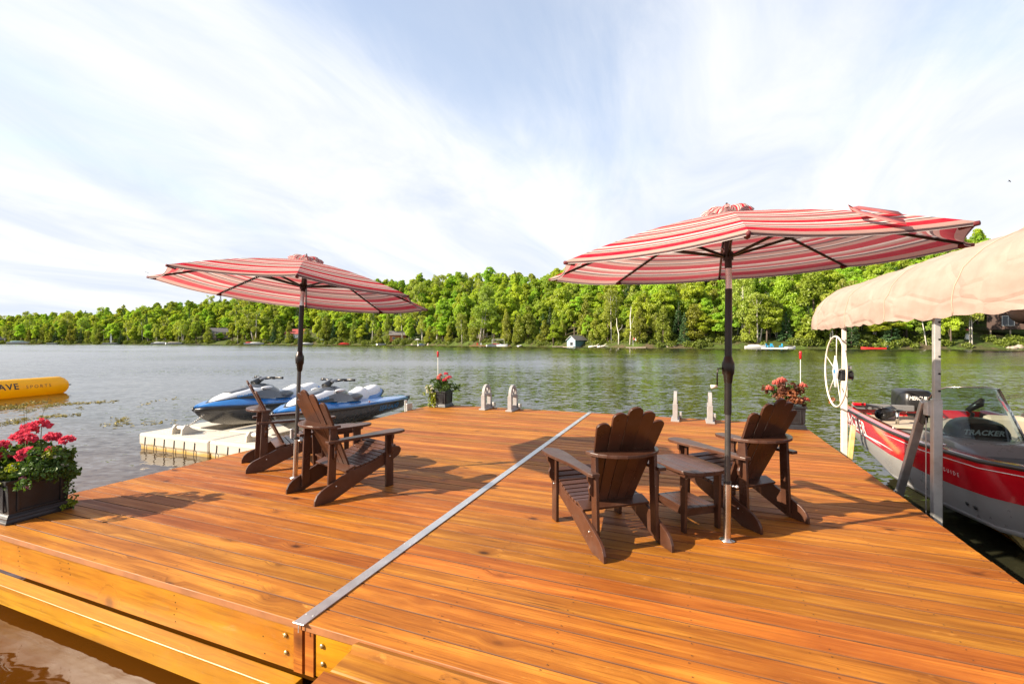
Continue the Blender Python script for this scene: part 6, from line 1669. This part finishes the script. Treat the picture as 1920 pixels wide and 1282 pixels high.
small_boat('motor_boat', 'blue covered boat below the far white parasol', 791, -2.2, 4.6, 1.9, .7, M['trim'], M['boatblue'], rz=R(25))
small_boat('motor_boat', 'white motorboat with low cabin near the tan lodge', 302, -4, 13, 4.0, 1.3, M['trim'], M['trim'], screen=True)
small_boat('motor_boat', 'white cruiser boat with canopy left of the tan lodge', 328, -4, 12, 4.0, 1.4, M['trim'], M['tan'], rz=R(10))
small_boat('motor_boat', 'long white covered boat left of the left parasol pole', 481, -4, 11, 3.5, 1.2, M['trim'], M['trim'])
small_boat('motor_boat', 'red covered boat beside the white one left of the parasol pole', 469, -3, 8, 3.0, 1.3, M['trim'], M['chairred'])
small_boat('motor_boat', 'red boat on the brown dock below the left parasol', 646, -1.5, 7, 2.4, 1.0, M['chairred'], M['chairred'])
small_boat('motor_boat', 'white boat moored left below the left parasol', 575, -3, 8, 3, 1.0, M['trim'], M['trim'])
small_boat('motor_boat', 'pale blue covered boat far off at the left shore', 36, -5, 16, 5, 2.0, M['trim'], M['palewall'])
small_boat('sail_boat', 'white sailing dinghy with furled sail near the left shore', 208, -5, 11, 4, 1.2, M['trim'])
sb = [o for o in col.objects if o.name.startswith('sail_boat')][0]
MB().tube([(0, 0, 1), (0, 0, 9)], [.25, .2], 6).build('mast', M['trim'], sb); MB().box((0, 0, 4.5), (1.2, .4, 5)).build('furled_sail', M['trim'], sb)
small_boat('rowing_boat', 'small dark covered boat below the orange cabin on the far shore', 716, -2.4, 6.5, 2.0, .9, M['trim'], M['darkboat'], rz=R(30))
small_boat('rowing_boat', 'small white boat on the shore left of the sailing dinghy', 100, -3.0, 9, 3.0, 1.1, M['trim'])

def far_chair(label, xc, off, z, mat, rz):
    o = thing('dock_chair', label, 'chair', bearing(xc, shore(xc) + off, z), facing(xc) + rz, 'chairs on far docks')
    MB().box((0, 0, .36), (.62, .60, .08)).build('seat', mat, o)
    MB().box((0, .32, .72), (.62, .08, .80)).build('backrest', mat, o)
    for s in (-1, 1):
        MB().box((s * .34, .0, .56), (.10, .66, .05)).build('arm', mat, o)
        MB().box((s * .34, -.28, .28), (.06, .08, .56)).build('leg', mat, o)
        MB().box((s * .30, .25, .18), (.06, .08, .36)).build('leg', mat, o)
    return o
far_chair('leftmost blue chair on the white swim raft', 1439, -3.6, WATER_Z + .36, M['chairblue'], R(60))
far_chair('middle blue chair on the white swim raft', 1447, -3.2, WATER_Z + .36, M['chairblue'], R(20))
far_chair('rightmost blue chair on the white swim raft', 1464, -3.4, WATER_Z + .36, M['chairblue'], R(-70))
far_chair('red chair standing on the orange far dock', 895, -3.0, WATER_Z + .36, M['chairred'], R(0))
far_chair('white chair next to the red chair on the far dock', 902, -3.0, WATER_Z + .36, M['trim'], R(10))
# deck house behind the moored boats
o = thing('boat_shelter', 'white framed open boat shelter behind the moored boats', 'shelter', bearing(934, shore(934) - .5, WATER_Z), facing(934))
MB().box((0, 0, 3.0), (5.4, 3.0, .16)).build('roof', M['trim'], o)
for s in (-1, 1):
    for e in (-1, 1): MB().box((s * 2.6, e * 1.4, 1.5), (.14, .14, 3.0)).build('post', M['trim'], o)
for zz in (1.4, 2.2): MB().box((0, 1.45, zz), (5.2, .06, .10)).build('rail', M['trim'], o)
MB().box((0, 1.4, .7), (5.2, .05, 1.1)).build('back_panel', M['chairred'], o)
# flags, far parasol, lantern
def flag(label, xc, back, h, mats, w=1.6):
    o = thing('flag', label, 'flag', bearing(xc, shore(xc) + back, ground(xc, back / hillw(xc))), facing(xc))
    MB().tube([(0, 0, -.5), (0, 0, h)], .05, 6).build('pole', M['trim'], o)
    for k, m_ in enumerate(mats):
        MB().box((w * (k + .5) / len(mats), 0, h - .55 - .25 * k), (w / len(mats), .03, .95)).build('cloth', m_, o)
flag('red and white flag on the bank right of the white snags', 1187, 1.5, 3.0, (M['chairred'], M['trim'], M['chairred']))
flag('pale flag on a white pole left of the tan lodge', 335, 2, 12, (M['trim'], M['chairred']), 3)
flag('small orange flag above the left shore dinghy', 194, 3, 12, (M['dockorange'],), 3)
o = thing('far_parasol', 'white parasol on the far shore right of the left parasol canopy', 'parasol', bearing(783, shore(783) + 1.5, ground(783, .012)), 0)
MB().tube([(0, 0, -.4), (0, 0, 3.0)], .05, 6).build('pole', M['trim'], o); MB().lathe([(1.5, 2.55), (1.45, 2.6), (.1, 3.1)], 10).build('canopy', M['trim'], o)
o = thing('far_parasol', 'small white parasol on the far shore just right of the left parasol pole', 'parasol', bearing(606, shore(606) + 1.5, ground(606, .012)), 0)
MB().tube([(0, 0, -.4), (0, 0, 3.4)], .06, 6).build('pole', M['trim'], o); MB().lathe([(1.9, 2.8), (1.8, 2.9), (.1, 3.5)], 10).build('canopy', M['palewall'], o)
o = thing('garden_lantern', 'white garden lantern tower on the right bank lawn', 'lantern', bearing(1813, shore(1813) + 6, ground(1813, 6 / hillw(1813))), 0)
MB().lathe([(.55, -.3), (.34, 1.5), (.30, 1.9)], 8).build('tower', M['trim'], o); MB().lathe([(.28, 1.9), (.28, 2.4)], 8).build('lamp_room', M['glassdark'], o); MB().lathe([(.50, 2.4), (.45, 2.5), (.05, 2.95)], 8).build('cap', M['chairred'], o)
# shore rocks and driftwood
rg = random.Random(303)
rm = []
for k in range(3):
    b = MB(); b.sphere((0, 0, 0), 1.0, 9, 6)
    for v in b.v: v *= 1 + .35 * mnoise.noise(v * 1.3 + Vector((k * 7, 0, 0)))
    rm.append(b.mesh('boulder', M['rock'], True))
RK = [(1898, .9, .9), (1908, 1.3, 1.1), (1916, 1.1, 1.0), (1924, .9, .9), (1890, .8, .6), (1252, 1.2, .5), (1264, 1.4, .6), (773, 1.2, .7), (803, 1.2, .8)]
for k, (xc, off, s) in enumerate(RK):
    o = link('boulder', rm[k % 3], None, bearing(xc, shore(xc) + off, WATER_Z + s * .25), (rg.uniform(0, 3), rg.uniform(0, 3), 0)); o.scale = (s * 1.3, s, s * .7)
    where = 'below the dark brown house' if xc > 1880 else 'right of the flag dock' if xc > 1240 and xc < 1300 else 'near the lake edge below the left parasol' if xc < 900 else 'at the water edge beside the trees'
    tag(o, 'tan shore boulder ' + where, 'boulder', 'boulders ' + where)
for xc, L_, lb in ((1118, 5.5, 'tangled grey driftwood log right of the teal boathouse'), (1132, 4.5, 'bare grey fallen trunk lying toward the lake by the driftwood')):
    b = MB(); b.tube([(-L_ / 2, 0, .2), (0, .3, .55), (L_ / 2, -.2, .3)], [.28, .22, .08], 7); b.tube([(0, .3, .55), (.6, -.4, 1.1), (1.0, -.7, 1.3)], [.14, .09, .03], 6); b.tube([(-1, .1, .4), (-1.6, -.5, .9)], [.12, .03], 6)
    o = b.build('driftwood_log', M['snag'], None, True, loc=bearing(xc, shore(xc) - .4, WATER_Z)); o.rotation_euler = (0, 0, facing(xc)); tag(o, lb, 'log', 'driftwood by the boathouse')
# birds
for x, y, d_, lb, a in ((1893, 340, 60, 'tiny dark bird gliding high at the right of the sky', .3), (277, 511, 55, 'tiny dark bird low in the sky left of the left parasol', .1)):
    o = MB()
    o.loft([[(r_ * math.cos(t_), yy, r_ * math.sin(t_)) for t_ in (0, 1.26, 2.5, 3.77, 5.03)] for yy, r_ in ((-.22, .01), (-.12, .045), (.05, .055), (.16, .03), (.28, .035))], True, True)
    for s in (-1, 1): o.add([(s * .03, -.08, .02), (s * .30, -.10, .07), (s * .55, .02, .02), (s * .30, .06, .06), (s * .03, .10, .02)], [(0, 1, 2, 3, 4)])
    q = o.build('bird', M['darkboat'], None, True, loc=bearing(x, d_, CAM_H - (y - 641) / FPX * d_)); q.rotation_euler = (0, a, YAW + .4); q.scale = (.65,) * 3; tag(q, lb, 'bird')
